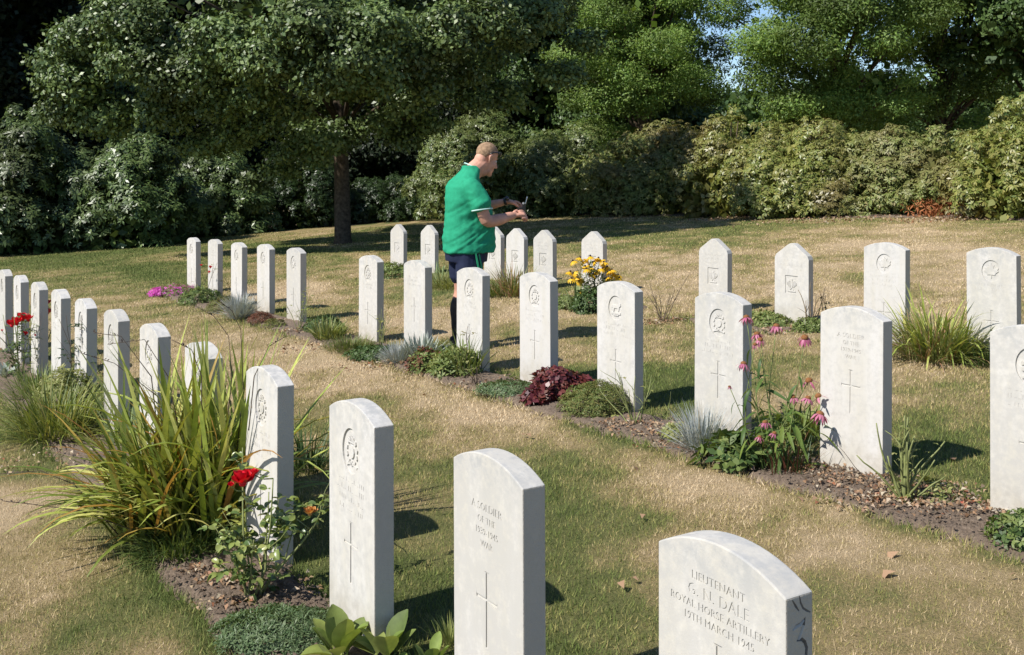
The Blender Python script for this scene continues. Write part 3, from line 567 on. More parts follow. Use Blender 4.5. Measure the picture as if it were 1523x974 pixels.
tree('robinia_tree', T(1400, 35), 35, 'feathery green tree with small sky gaps, second from the right', gT, VEG['robinia'], 33, .2, 2.3, (0, 0, 5.6, 2.6, 3.0, 4.4), 60, leaf=.10, ratio=.4, m=20, spread=.2, lobr=.15, core=.12, zsplit=5.5, flat=.35)
tree('dark_tree', T(1545, 32), 32, 'dark broadleaf tree filling the top right corner', gT, VEG['mid'], 34, .25, 2.5, (0, 0, 7, 3.0, 4, 5), 80, leaf=.14, m=14, spread=.22, core=.8)
tree('dark_tree', T(850, 42), 42, 'dark tree between the oak and the feathery trees', gT, VEG['mid'], 35, .25, 2.5, (0, 0, 7, 4.6, 4, 6), 90, leaf=.16, m=14, spread=.25, core=1.6)
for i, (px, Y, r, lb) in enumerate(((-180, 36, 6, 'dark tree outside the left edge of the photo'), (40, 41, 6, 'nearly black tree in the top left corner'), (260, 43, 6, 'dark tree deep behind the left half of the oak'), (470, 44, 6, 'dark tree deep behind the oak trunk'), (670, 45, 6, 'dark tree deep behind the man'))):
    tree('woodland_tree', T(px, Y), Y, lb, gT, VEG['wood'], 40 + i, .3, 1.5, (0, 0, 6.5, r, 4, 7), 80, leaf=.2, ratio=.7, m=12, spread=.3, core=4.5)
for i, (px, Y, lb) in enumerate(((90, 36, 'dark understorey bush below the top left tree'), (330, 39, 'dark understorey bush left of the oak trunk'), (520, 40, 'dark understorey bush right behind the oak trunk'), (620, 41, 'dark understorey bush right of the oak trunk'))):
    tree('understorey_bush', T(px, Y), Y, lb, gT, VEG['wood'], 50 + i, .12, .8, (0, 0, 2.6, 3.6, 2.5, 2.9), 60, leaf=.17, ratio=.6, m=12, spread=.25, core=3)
for i, (px, Y, h, lb) in enumerate(((960, 50, 2.6, 'far dark tree seen between the shrubs and the feathery trees'), (1110, 52, 2.4, 'far dark tree behind the tallest olive rhododendron'), (1280, 50, 2.6, 'far dark tree behind the broad feathery tree'), (1440, 50, 2.4, 'far dark tree behind the right hand shrubs'), (1580, 48, 3.4, 'far dark tree behind the top right tree'))):
    tree('woodland_tree', T(px, Y), Y, lb, gT, VEG['mid'], 80 + i, .2, .9, (0, 0, h, 4.2, 3, h), 60, leaf=.2, ratio=.6, m=12, spread=.3, core=2.2)
tree('shade_tree', -24, 33, 'unseen tall tree added outside the left edge to shade the wood', gT, VEG['wood'], 60, .35, 3, (0, 0, 9.5, 5.5, 5.5, 7.5), 90, leaf=.3, m=10, spread=.4, core=3)  # added out of view to keep sun off the wood at left
# low green edge under the right hedge
rng = np.random.default_rng(5)
def littermesh(name, pts, size, mat, rng):
    P = np.array(pts); n = len(P); N = rng.normal(size=(n, 3)) * .35 + np.array([0, 0, 1]); N /= np.linalg.norm(N, axis=1)[:, None]; v, f = quads(leafcloud(P, N, size, .6, rng, 0, 1.6)); return npmesh(name, v, f, mat)
def scatter(px, py, rad, n_, size, z=.022, sq=.6):
    n = int(n_ * .85); x, y = pg(px, py); a = rng.random(n) * 6.283; r = rad * np.sqrt(rng.random(n)) * (.6 + .8 * rng.random(n)); X = x + r * np.cos(a); Y = y + r * np.sin(a) * sq; bm = bedmask(X, Y); return np.stack([X, Y, G(X, Y) + np.where(bm > 0, z, .014) + rng.random(n) * .012], -1)
def litter(lst, size, label):
    P = np.concatenate([scatter(*q, size) for q in lst]); tag(inst('fallen_leaves', littermesh('fallen_leaves', P, size, M['litter'], rng)), label=label, cat='fallen leaves', kind='stuff')
litter([(1255, 720, .22, 150), (1215, 705, .15, 60), (1350, 745, .25, 330), (1385, 735, .2, 220), (1440, 760, .3, 180), (1500, 765, .3, 120), (1320, 750, .25, 160), (1300, 725, .3, 120)], .026, 'dry fallen leaves on the soil around the bare rose stump')
litter([(925, 635, .2, 140), (985, 645, .25, 170), (1010, 665, .2, 70), (880, 605, .15, 60), (720, 575, .3, 100), (760, 580, .2, 50)], .026, 'dry fallen leaves in the middle bed by the red leafed plant')
litter([(330, 870, .1, 110), (300, 855, .09, 60), (345, 905, .12, 60), (400, 880, .25, 60), (170, 760, .3, 50), (60, 690, .4, 90)], .026, 'dry fallen leaves on the soil under the red rose')
litter([(1250, 326, 2.2, 500), (1420, 326, 1.3, 500), (1100, 325, 1.2, 200)], .07, 'dry leaf litter under the right hand shrubs')
litter([(450, 520, .3, 60), (560, 545, .3, 50), (440, 495, .25, 50), (985, 480, .3, 120), (400, 480, .2, 40), (1160, 495, .3, 60)], .04, 'dry fallen leaves in the far part of the beds')
LF = [littermesh('fallen_leaf', [(0, 0, .004)], .055, M['litter'], rng) for i in range(5)]
for i, (px, py, lb) in enumerate(((775, 652, 'curled pale fallen leaf on the lawn below the red leafed plant'), (790, 655, 'second curled leaf beside the pale one below the red leafed plant'), (1337, 828, 'reddish fallen leaf on dry lawn below the bare rose stump'), (1333, 858, 'pale fallen leaf near the reddish one on the right lawn'),
        (928, 884, 'tan fallen leaf left of the nearest headstone'), (950, 872, 'small yellow fallen leaf left of the nearest headstone'), (957, 773, 'dark red fallen leaf on the middle lawn'), (940, 698, 'tan fallen leaf on the dry walkway'), (1185, 745, 'dark curled leaf at the bed edge below the coneflowers'),
        (1215, 748, 'dark curled leaf near the bed edge left of the stump'), (1247, 750, 'rightmost dark curled leaf at the bed edge left of the stump'), (14, 688, 'pale dead leaf on the lawn at the left edge'), (630, 590, 'brown fallen leaf by the middle bed edge'), (1420, 690, 'orange fallen leaf on grass right of the bare rose stump'), (1500, 865, 'tan fallen leaf on the right lawn'))):
    x, y = pg(px, py); o = inst('fallen_leaf', LF[i % 5]); o.location = (x, y, G(x, y) + .018); o.rotation_euler = (0, 0, i * 1.7); s_ = .7 + .5 * random.random(); o.scale = (s_,) * 3; tag(o, lb, 'leaf', 'single fallen leaves on the lawn')
# crumbs of soil
def crumbs(px, py, rad, n):
    x, y = pg(px, py); a = rng.random(n) * 6.283; r = rad * np.sqrt(rng.random(n)); X = x + r * np.cos(a); Y = y + r * np.sin(a); k = bedmask(X, Y) > .0; X, Y = X[k], Y[k]; return np.stack([X, Y, G(X, Y) + .018 + .012 * rng.random(len(X))], -1)
P = np.concatenate([crumbs(*q) for q in ((380, 900, .6, 2200), (250, 800, .5, 600), (460, 870, .4, 1500), (1350, 740, .6, 1500), (1450, 790, .5, 900), (1200, 700, .4, 700), (980, 650, .5, 700), (740, 570, .5, 600), (450, 500, .7, 400))])
n = len(P); oc = np.array([(1, 0, 0), (0, 1, 0), (-1, 0, 0), (0, -1, 0), (0, 0, 1)], float); fc = np.array([(0, 1, 4), (1, 2, 4), (2, 3, 4), (3, 0, 4)]); sz = (.003 + .008 * rng.random((n, 1, 1)) ** 2.5); V = P[:, None, :] + oc[None] * sz * (1 + .5 * rng.normal(size=(n, 5, 3)))
tag(inst('soil_crumbs', npmesh('soil_crumbs', V.reshape(-1, 3), (fc[None] + 5 * np.arange(n)[:, None, None]).reshape(-1, 3), M['soil'])), kind='stuff', label='loose dry crumbs of soil on the flower beds', cat='soil')
# ------------------------------------------------------------------ plants in the beds
def ribbon(mb, base, az, L, w, tilt, bend, segs=5, m=0, fold=.25, taper=1.0, tw=0, body=.35):
    """strap leaf: V-folded strip that starts at tilt from vertical and bends over"""
    ca, sa = math.cos(az), math.sin(az); x = z = 0; v = []; f = []; th = tilt
    for i in range(segs + 1):
        t = i / segs; ww = w * (min(1, .55 + t / body * .45) if t < body else (1 - ((t - body) / (1 - body)) ** 1.6) ** taper); ww = max(ww, w * .03)
        a2 = az + 1.5708 + tw * t; sx, sy = math.cos(a2) * ww / 2, math.sin(a2) * ww / 2; dz = fold * ww * .5
        cx_, cy_, cz_ = base[0] + ca * x, base[1] + sa * x, base[2] + z
        v += [(cx_ + sx, cy_ + sy, cz_ + dz * math.sin(th)), (cx_ - ca * dz * 0 , cy_, cz_ - dz * .5), (cx_ - sx, cy_ - sy, cz_ + dz * math.sin(th))]
        th = tilt + bend * (t + .5 / segs) ** 1.4; x += math.sin(th) * L / segs; z += math.cos(th) * L / segs
    for i in range(segs):
        a = 3 * i; f += [(a, a + 1, a + 4, a + 3), (a + 1, a + 2, a + 5, a + 4)]
    mb.add(v, f, m)
def broadleaf(mb, base, d, up, L, w, m=0, cup=.15, curl=.15, segs=4, serr=0):
    """broad ovate leaf from base along d"""
    d = Vector(d).normalized(); up = Vector(up); s_ = d.cross(up); s_ = s_.normalized() if s_.length > 1e-6 else d.orthogonal().normalized(); u = s_.cross(d); v = []; f = []
    base = Vector(base)
    for i in range(segs + 1):
        t = i / segs; ww = w * .5 * (math.sin(math.pi * min(1, t * .92 + .04)) ** .75) if 0 < i < segs else w * .04; c = base + d * (L * t) - u * (curl * L * t * t)
        v += [c + s_ * ww + u * cup * ww, c, c - s_ * ww + u * cup * ww]
    for i in range(segs): a = 3 * i; f += [(a, a + 1, a + 4, a + 3), (a + 1, a + 2, a + 5, a + 4)]
    mb.add(v, f, m)
P_ = {}
P_['sword'] = leafmat('sword_leaves', [(.10, .15, .025), (.15, .20, .035), (.21, .25, .05), (.28, .30, .07), (.33, .30, .09)], .45, .3, .35)
P_['sword_gold'] = leafmat('golden_sword_leaves', [(.30, .27, .06), (.42, .30, .07), (.45, .22, .07), (.25, .26, .05)], .5, .3, .3)
P_['dry'] = leafmat('dry_leaf', [(.36, .26, .15), (.30, .17, .09)], .7, .15, .2)
def objrand(name, stops, rough=.45, trans=.25, spec=.4):
    m, nt, b, out = newmat(name); oi = nt.nodes.new('ShaderNodeObjectInfo'); tc = nt.nodes.new('ShaderNodeTexCoord')
    c = ramp(nt, oi.outputs['Random'], [(i / (len(stops) - 1), q) for i, q in enumerate(stops)])
    f = ramp(nt, noise(nt, 25, 4, tc.outputs['Object']), [(.3, (.78, .78, .78)), (.7, (1.2, 1.2, 1.1))]); c = mixc(nt, 1.0, c, f, 'MULTIPLY')
    nt.links.new(c, b.inputs['Base Color']); b.inputs['Roughness'].default_value = rough; b.inputs['Specular IOR Level'].default_value = spec
    t = nt.nodes.new('ShaderNodeBsdfTranslucent'); mx = nt.nodes.new('ShaderNodeMixShader'); mx.inputs[0].default_value = trans
    nt.links.new(mixc(nt, 1.0, c, (1.2, 1.15, .6), 'MULTIPLY'), t.inputs[0]); nt.links.new(b.outputs[0], mx.inputs[1]); nt.links.new(t.outputs[0], mx.inputs[2]); nt.links.new(mx.outputs[0], out.inputs[0])
    return m
P_['sword_o'] = objrand('sword_leaf_green', [(.17, .24, .045), (.30, .37, .07), (.44, .48, .12), (.58, .56, .20), (.24, .32, .055)])
P_['gold_o'] = objrand('sword_leaf_gold', [(.20, .24, .04), (.42, .36, .08), (.42, .22, .07), (.24, .26, .05)])
P_['iris'] = objrand('iris_leaf', [(.22, .30, .14), (.30, .38, .19), (.26, .33, .15)])
P_['roseleaf'] = objrand('rose_leaf', [(.05, .095, .03), (.12, .18, .05), (.24, .29, .08), (.34, .36, .12), (.10, .15, .05)], .32, .25, .5)
P_['hosta'] = objrand('broad_green_leaf', [(.15, .22, .05), (.22, .29, .07), (.30, .34, .10), (.12, .17, .05)], .6, .3, .25)
P_['conleaf'] = objrand('coneflower_leaf', [(.05, .10, .025), (.09, .15, .035), (.18, .24, .05)], .5, .3, .3)
P_['darkgreen'] = leafmat('dark_tuft', [(.035, .07, .02), (.06, .10, .028), (.09, .14, .04)], .5, .2, .3)
P_['midgreen'] = leafmat('green_tuft', [(.09, .13, .035), (.15, .20, .055), (.23, .27, .09)], .5, .25, .3)
P_['feather'] = leafmat('feathery_green', [(.07, .12, .05), (.11, .165, .07), (.17, .22, .11)], .5, .25, .3)
P_['yellowgreen'] = leafmat('yellow_green_tuft', [(.16, .19, .05), (.24, .26, .08), (.34, .33, .14)], .55, .25, .3)
P_['heather'] = leafmat('heather_green', [(.09, .12, .03), (.14, .16, .045), (.20, .17, .06), (.10, .13, .035)], .6, .15, .2)
P_['fescue'] = leafmat('blue_grey_grass', [(.26, .30, .31), (.36, .40, .41), (.46, .48, .47), (.38, .34, .25)], .55, .15, .3)
P_['silver'] = leafmat('silver_leaves', [(.22, .26, .22), (.34, .38, .33), (.42, .45, .40)], .6, .15, .3)
P_['red'] = leafmat('dark_red_leaves', [(.06, .012, .018), (.11, .022, .028), (.17, .045, .04), (.09, .04, .02)], .4, .2, .4)
P_['redbrown'] = leafmat('reddish_heather', [(.12, .04, .03), (.18, .07, .045), (.10, .07, .03)], .6, .15, .2)
P_['rose'] = objrand('red_petal', [(.55, .008, .02), (.70, .015, .03), (.62, .01, .035)], .45, .2, .3)
P_['pink'] = objrand('pink_petal', [(.48, .12, .24), (.58, .22, .34), (.36, .08, .17)], .5, .3, .3)
P_['cone'] = simple('coneflower_cone', (.22, .09, .025), .7, .6, 300, .6)
P_['yellow'] = leafmat('yellow_petals', [(.72, .42, .02), (.80, .52, .03), (.75, .36, .02)], .5, .25, .3)
P_['dkcone'] = simple('dark_flower_centre', (.035, .018, .012), .7, .3, 100)
P_['magenta'] = leafmat('magenta_petals', [(.60, .08, .48), (.70, .15, .58), (.5, .05, .35)], .5, .25, .3)
P_['apricot'] = objrand('apricot_petal', [(.62, .26, .06), (.65, .35, .14)], .5, .25, .3)
def put(px, py): x, y = pg(px, py); return (x, y, G(x, y) + (.015 if float(bedmask(np.array([x]), np.array([y]))[0]) > 0 else 0))
def tuft(px, py, label, cat, mat, n, L, w, rad, tilt=(.1, 1.2), bend=1.0, seed=1, name='grass_tuft', group=None, segs=4, extra=None, fold=.3):
    k = random.Random(seed); loc = put(px, py); mb = MB(); mats = mat if isinstance(mat, list) else [mat]
    for i in range(n):
        a = k.random() * 6.283; r = rad * math.sqrt(k.random()); b = (r * math.cos(a), r * math.sin(a), -.01); tl = k.uniform(*tilt) * (.4 + .6 * r / max(rad, .001)) if rad > .02 else k.uniform(*tilt)
        ribbon(mb, b, a + k.gauss(0, .5), L * k.uniform(.55, 1.15), w * k.uniform(.7, 1.3), tl, bend * k.uniform(.3, 1.3), segs, k.randrange(len(mats)), fold)
    o = mb.build(name, mats); o.location = loc; return tag(o, label, cat, group)
def cushion(px, py, label, cat, mat, rx, h, n, leaf, ratio=.4, seed=1, name='cushion_plant', ry=None, group=None, up=.6, ret=False, second=None):
    """low mound of small leaves"""
    g = np.random.default_rng(seed); loc = put(px, py); ry = ry or rx; v = g.normal(size=(n, 3)); v[:, 2] = np.abs(v[:, 2]); v /= np.linalg.norm(v, axis=1)[:, None]
    bump = (.75 + .5 * fbm(v[:, 0] * 3 + seed, v[:, 1] * 3, 3, seed % 8))[:, None]
    C = v * np.array([rx, ry, h]) * bump * (.55 + .45 * g.random((n, 1)) ** .4); N = v + g.normal(size=(n, 3)) * .35 + np.array([0, 0, up]); vv, ff = quads(rosettes(C, N, 5, leaf, ratio, g, -.25)); midx = None; mats = [mat]
    if second: mats.append(second[0]); q = np.tile(g.random(n) < second[1], 5); midx = q.astype(int)
    o = inst(name, npmesh(name, vv, ff, mats, midx=midx)); o.location = loc; return tag(o, label, cat, group)
def stemcurve(k, base, az, L, lean, n=5, wob=.06, droop=0):
    p = Vector(base); pts = [p.copy()]; th = lean
    for i in range(n):
        th += k.gauss(0, wob) + droop / n; az += k.gauss(0, wob * 1.5); p = p + Vector((math.sin(th) * math.cos(az), math.sin(th) * math.sin(az), math.cos(th))) * (L / n); pts.append(p.copy())
    return pts
LEAFROSE = []
for i in range(5):
    mb = MB(); broadleaf(mb, (0, 0, 0), (1, 0, 0), (0, 0, 1), 1, .68, 0, .2 + .1 * i, .1 + .08 * i, 5); LEAFROSE.append(mb.mesh('leaf', P_['roseleaf']))
def mat_at(p, d, size, roll=0, up=(0, 0, 1)):
    d = Vector(d).normalized(); u = Vector(up); s_ = u.cross(d); s_ = s_.normalized() if s_.length > 1e-5 else d.orthogonal().normalized(); u = d.cross(s_); R_ = Matrix((d, s_, u)).transposed().to_4x4()
    return Matrix.Translation(p) @ R_ @ Matrix.Rotation(roll, 4, 'X') @ Matrix.Diagonal((size, size, size, 1))
def petalmesh(mat, L, w, cup, curl):
    mb = MB(); broadleaf(mb, (0, 0, 0), (1, 0, 0), (0, 0, 1), L, w, 0, cup, curl, 4); return mb.mesh('petal', mat)
PET = [petalmesh(P_['rose'], .03, .034, .5, -.5), petalmesh(P_['rose'], .026, .030, .6, -.9)]
def rosebloom(parent, p, size, rng_, petals=17, mats='rose'):
    mb = MB(); bm = bmesh.new(); bmesh.ops.create_uvsphere(bm, u_segments=8, v_segments=6, radius=.010 * size); mb.add([v.co for v in bm.verts], [tuple(v.index for v in f.verts) for f in bm.faces]); bm.free()
    c = mb.build('flower', P_[mats], parent, Matrix.Translation(p))
    for i in range(petals):
        a = i * 2.4; t = i / petals; el = 1.25 - 1.35 * t; d = (math.cos(a) * math.cos(el), math.sin(a) * math.cos(el), math.sin(el)); me = PET[i % 2] if mats == 'rose' else PET2
        inst('petal', me, c, mat_at(Vector(d) * .002 * size, d, size * (.7 + .45 * t), rng_.gauss(0, .3)))
    return c
PET2 = petalmesh(P_['apricot'], .03, .03, .5, -.6)
def rosebush(loc, label, stems, leafn, leafsize, seed, blooms=(), name='rose_bush', group='rose bushes', objleaves=True, wood=None, lean=(.05, .5), lmat=None, leafzone=(.3, 1)):
    k = random.Random(seed); e = empty(name, loc, 0, label=label, cat='rose bush', group=group); wood = wood or M['thorn']; allp = []
    for (az, L, ln, r) in stems:
        pts = stemcurve(k, (k.gauss(0, .015), k.gauss(0, .015), -.02), az, L, ln, 7, .1); mb = MB(); tube(mb, pts, [r * (1 - .6 * i / 7) for i in range(8)], 0, 5); s_ = mb.build('stem', wood, e); allp.append(pts)
        for j in range(2):
            if L > .3:
                q = pts[k.randint(2, 5)]; sub = stemcurve(k, q, az + k.uniform(-1.6, 1.6), L * k.uniform(.2, .45), k.uniform(.4, 1), 4, .15); mb = MB(); tube(mb, sub, [r * .5, r * .45, r * .4, r * .3, r * .15], 0, 4); mb.build('twig', wood, s_); allp.append(sub)
    mb = MB()
    for i in range(leafn):
        pts = k.choice(allp); t = k.uniform(*leafzone) * (len(pts) - 1); q = pts[int(t)].lerp(pts[min(len(pts) - 1, int(t) + 1)], t % 1); a = k.random() * 6.283; d = Vector((math.cos(a), math.sin(a), k.uniform(-.5, .6))).normalized()
        pe = q + d * leafsize * k.uniform(.5, 1.5)
        for j, off in enumerate((0, 1.1, -1.1)):
            dd = Matrix.Rotation(off, 3, 'Z') @ d; sz = leafsize * (1 if j == 0 else .75) * k.uniform(.7, 1.15); b_ = pe if j == 0 else pe - d * leafsize * .25
            if objleaves: inst('leaf', k.choice(LEAFROSE), e, mat_at(b_, dd, sz, k.gauss(0, .5)))
            else: broadleaf(mb, b_, dd, (0, 0, 1), sz, sz * .68, 0, .25, .2, 2)
        
    if not objleaves and leafn: mb.build('foliage', lmat or VEG['olive'], e)
    for (p, s_, kind) in blooms:
        p = Vector(p); q = min((x for pts in allp for x in pts), key=lambda v: (v - p).length); mb = MB(); tube(mb, [q, q.lerp(p, .5) + Vector((0, 0, -.01)), p], [.003, .0025, .002], 0, 5); mb.build('stem', M['greenstem'], e)
        rosebloom(e, p, s_, k, 22 if objleaves else 11, kind)
    return e
def local(loc, px, py, dY=0): p = at(px, py, loc[1] + dY); return (p[0] - loc[0], p[1] - loc[1], p[2] - loc[2])
# big sword leaved clump in the front bed
loc = put(275, 800); e = empty('crocosmia_clump', loc, 0, label='huge clump of arching sword shaped leaves, green with golden tips, in the front bed', cat='plant')
SW = []
for i in range(14):
    mb = MB(); k = random.Random(i); ribbon(mb, (0, 0, 0), 0, 1, .036 * k.uniform(.8, 1.25), .0, k.uniform(.15, 1.7) if i < 9 else k.uniform(.1, .5), 9, 0, .45, .9, k.uniform(-.5, .5)); SW.append((mb.mesh('leaf', P_['sword_o']), i))
SWG = []
for q, i in SW: c = q.copy(); c.materials[0] = P_['gold_o']; SWG.append((c, i))
k = random.Random(42)
for i in range(290):
    u = k.random(); 
    if u < .52: az = math.pi + k.gauss(.15, .6); tilt = k.uniform(.2, .85); L = k.uniform(.42, .66)
    elif u < .88: az = k.uniform(0, 6.283); tilt = abs(k.gauss(0, .28)); L = k.uniform(.75, 1.08)
    else: az = k.gauss(0.4, .7); tilt = k.uniform(.25, .9); L = k.uniform(.6, 1.0)
    src = SW[:9] if tilt > .4 else SW[6:]; gold = k.random() < (.30 if math.cos(az) > .2 and tilt < .6 else .03)
    me, idx_ = k.choice(src); me = SWG[idx_][0] if gold else me; r = .17 * math.sqrt(k.random()); b0 = k.random() * 6.283
    off = Vector((r * math.cos(b0) * 1.5 + (.10 if tilt < .4 else 0), r * math.sin(b0), 0))
    inst('leaf', me, e, Matrix.Translation(off) @ Matrix.Rotation(az, 4, 'Z') @ Matrix.Rotation(tilt, 4, 'Y') @ Matrix.Diagonal((L, L ** .3 * k.uniform(.7, 1.15), L, 1)))
mb = MB()
for i in range(420):
    az = k.uniform(0, 6.283) if i % 3 else math.pi + k.gauss(.15, .6); tl = abs(k.gauss(.2, .35)); r = .2 * math.sqrt(k.random()); b0 = k.random() * 6.283
    ribbon(mb, (r * 1.6 * math.cos(b0), r * math.sin(b0), 0), az, k.uniform(.35, .85), .024 * k.uniform(.7, 1.2), tl, k.uniform(.2, 1.5), 6, 0 if k.random() < .75 else 1, .4)
tag(mb.build('inner_foliage', [P_['sword'], P_['sword_gold']], e), kind='stuff')
# arching dark flower stems of the clump
for i, pts in enumerate((((250, 700), (235, 590), (170, 540), (120, 525)), ((240, 690), (225, 560), (180, 500), (140, 495)), ((270, 660), (250, 560), (215, 505), (160, 512)), ((330, 700), (345, 560), (340, 500), (318, 470), (290, 455)), ((350, 690), (362, 580), (358, 490), (345, 462), (322, 445)), ((180, 800), (110, 720), (60, 700), (0, 705)),
        ((230, 800), (120, 760), (50, 750), (5, 745)), ((300, 700), (300, 560), (285, 520), (255, 505)), ((370, 640), (378, 560), (400, 515), (425, 500)))):
    mb = MB(); P3 = [Vector(local(loc, a, b, .12 - .05 * i)) for a, b in pts]; P4 = [P3[0]]
    for a, b in zip(P3, P3[1:]): P4 += [a.lerp(b, .5), b]
    tube(mb, P4, [.0028] * 3 + [.0018] * (len(P4) - 3), 0, 4)
    for j in range(10): q = P4[-1].lerp(P4[-3], j / 10); broadleaf(mb, q, (random.gauss(0, 1), random.gauss(0, 1), .5), (0, 0, 1), .018, .008)
    mb.build('stem', M['darktwig'], e)
tuft(265, 822, 'dark green fine leaved tuft below the sword leaved clump', 'plant', [P_['darkgreen'], P_['midgreen']], 900, .17, .006, .17, (.0, 1.4), 1.3, 3, 'fine_leaved_tuft')
# red rose in front
loc = put(375, 895); L3 = lambda x, y, d=0: local(loc, x, y, d)
rosebush(loc, 'rose bush with one large red bloom and an orange bud, nearest to the camera', [(2.6, .60, .12, .006), (1.2, .42, .25, .006), (.55, .62, .45, .007), (.2, .50, .40, .006), (2.2, .40, .3, .005), (3.6, .36, .35, .005), (-1.2, .30, .3, .005)], 190, .040, 5,
         [(L3(361, 718), 1.6, 'rose'), (L3(377, 706, .03), .75, 'rose'), (L3(343, 722), .45, 'rose'), (L3(461, 764), .9, 'apricot')], group=None, leafzone=(.12, 1))
cushion(425, 950, 'feathery mid green ground cover at the bottom edge beside the soil', 'plant', P_['feather'], .27, .07, 1500, .024, .22, 8, 'ground_cover', .17, up=.9)
# broad leaved plant
def hosta(px, py, label, n, L, seed, wr=.62):
    k = random.Random(seed); loc = put(px, py); e = empty('broad_leaved_plant', loc, 0, label=label, cat='plant', group='broad leaved plants')
    for i in range(n):
        mb = MB(); a = i * 2.4 + k.random() * .6; el = k.uniform(.35, 1.25); d = Vector((math.cos(a) * math.cos(el), math.sin(a) * math.cos(el), math.sin(el))); l = L * k.uniform(.7, 1.1); b = Vector((math.cos(a), math.sin(a), 0)) * k.uniform(0, .03)
        broadleaf(mb, b + d * l * .2, d, (0, 0, 1), l, l * wr * k.uniform(.8, 1.1), 0, k.uniform(.3, .7), k.uniform(0, .3), 7); tube(mb, [b, b + d * l * .25], [.004, .003], 0, 5); mb.build('leaf', P_['hosta'], e)
hosta(505, 985, 'broad green leaves with one pointed upright leaf below the badge headstone', 10, .13, 2); hosta(575, 985, 'bright green cupped broad leaves between the two front headstones', 11, .12, 3); hosta(640, 990, 'rightmost broad green leaves at the bottom edge', 6, .08, 4)
tuft(668, 955, 'pale grass tuft against the left edge of the second nearest headstone', 'grass', [M['blade'], P_['yellowgreen']], 160, .10, .004, .05, (0, .7), .8, 9)
# front bed further left
def strap(px, py, label, mat, n, L, w, seed, spread=.07, name='iris_clump', tilt=(0, .35), bend=.3, cat='plant', group=None):
    k = random.Random(seed); e = empty(name, put(px, py), 0, label=label, cat=cat, group=group); var = []
    for i in range(5): mb = MB(); ribbon(mb, (0, 0, 0), 0, 1, w / L, 0, bend * k.uniform(.3, 1.8), 7, 0, .3, .8, k.uniform(-.3, .3)); var.append(mb.mesh('leaf', mat))
    for i in range(n):
        a = k.random() * 6.283; r = spread * math.sqrt(k.random()); l = L * k.uniform(.6, 1.1); inst('leaf', k.choice(var), e, Matrix.Translation((r * math.cos(a), r * math.sin(a), -.01)) @ Matrix.Rotation(a + k.gauss(0, .5), 4, 'Z') @ Matrix.Rotation(k.uniform(*tilt), 4, 'Y') @ Matrix.Diagonal((l, l, l, 1)))
    return e
strap(180, 660, 'pale green iris leaves in front of the front row headstones', P_['iris'], 18, .40, .030, 5, .10)
strap(215, 672, 'small pale green iris fan next to the sword leaved clump', P_['iris'], 10, .34, .028, 6, .06)
tuft(85, 650, 'sprawling yellow green grassy clump at the left, below the red roses', 'plant', [P_['yellowgreen'], P_['midgreen'], P_['yellowgreen'], P_['sword']], 620, .46, .009, .22, (.1, 1.3), 1.0, 11, 'grassy_clump')
cushion(100, 628, 'leafy yellow green herb growing through the grassy clump', 'plant', P_['yellowgreen'], .25, .36, 620, .035, .45, 12, 'leafy_herb')
loc = put(28, 570); L3 = lambda x, y, d=0: local(loc, x, y, d)
rosebush(loc, 'rose bush with a cluster of bright red blooms at the left edge', [(a, .62, .2 + .1 * (a % 2), .006) for a in (0.2, 1.1, 2.0, 3, 4, 5)], 110, .05, 14,
         [(L3(25, 481), 1.9, 'rose'), (L3(34, 474, .02), 1.8, 'rose'), (L3(18, 484, -.02), 1.7, 'rose'), (L3(42, 476), 1.6, 'rose'), (L3(38, 497), .9, 'rose'), (L3(3, 492), .45, 'rose'), (L3(0, 520), .4, 'rose')], objleaves=False, lmat=VEG['rhodo'], leafzone=(.1, .75), group='red roses at the left')
loc = put(62, 560); L3 = lambda x, y, d=0: local(loc, x, y, d)
rosebush(loc, 'slender rose with three red blooms between two front row headstones', [(.3, .7, .08, .005), (2.4, .5, .1, .005), (4, .4, .3, .004)], 26, .04, 15,
         [(L3(69, 453), 1.6, 'rose'), (L3(70, 466), 1.6, 'rose'), (L3(60, 497), 1.9, 'rose'), (L3(54, 499), .55, 'rose')], objleaves=False, lmat=VEG['olive'], group='red roses at the left')
loc = put(132, 612)
rosebush(loc, 'dark leaved spindly rose in shadow against a front row headstone', [(a, .75, .12 + .06 * i, .004) for i, a in enumerate((.3, 1.4, 2.6, 3.6, 5))], 55, .040, 16, objleaves=False, lmat=VEG['rhodo_dark'], wood=M['darktwig'], group=None)
tuft(5, 560, 'silvery leaved plant at the left edge under the roses', 'plant', P_['silver'], 60, .14, .03, .1, (.3, 1.2), .6, 17, 'silver_leaved_plant')
tuft(55, 590, 'dark green tuft under the red roses', 'plant', P_['midgreen'], 240, .3, .008, .16, (.1, 1.2), .9, 18)
for i, (px, py) in enumerate(((205, 640), (255, 650), (300, 640), (350, 690), (455, 700))): tuft(px, py, ('small dark ground plant behind the pale iris leaves', 'dark ground plant left of the sword leaf tips', 'dark ground plant behind the sword leaf clump', 'shaded tuft at the foot of the headstone behind the rose', 'arching grass tuft in the shadow right of the rose')[i], 'plant', P_['darkgreen'], 150, .2 if i < 4 else .34, .008, .1, (.1, 1.2), .9, 60 + i)
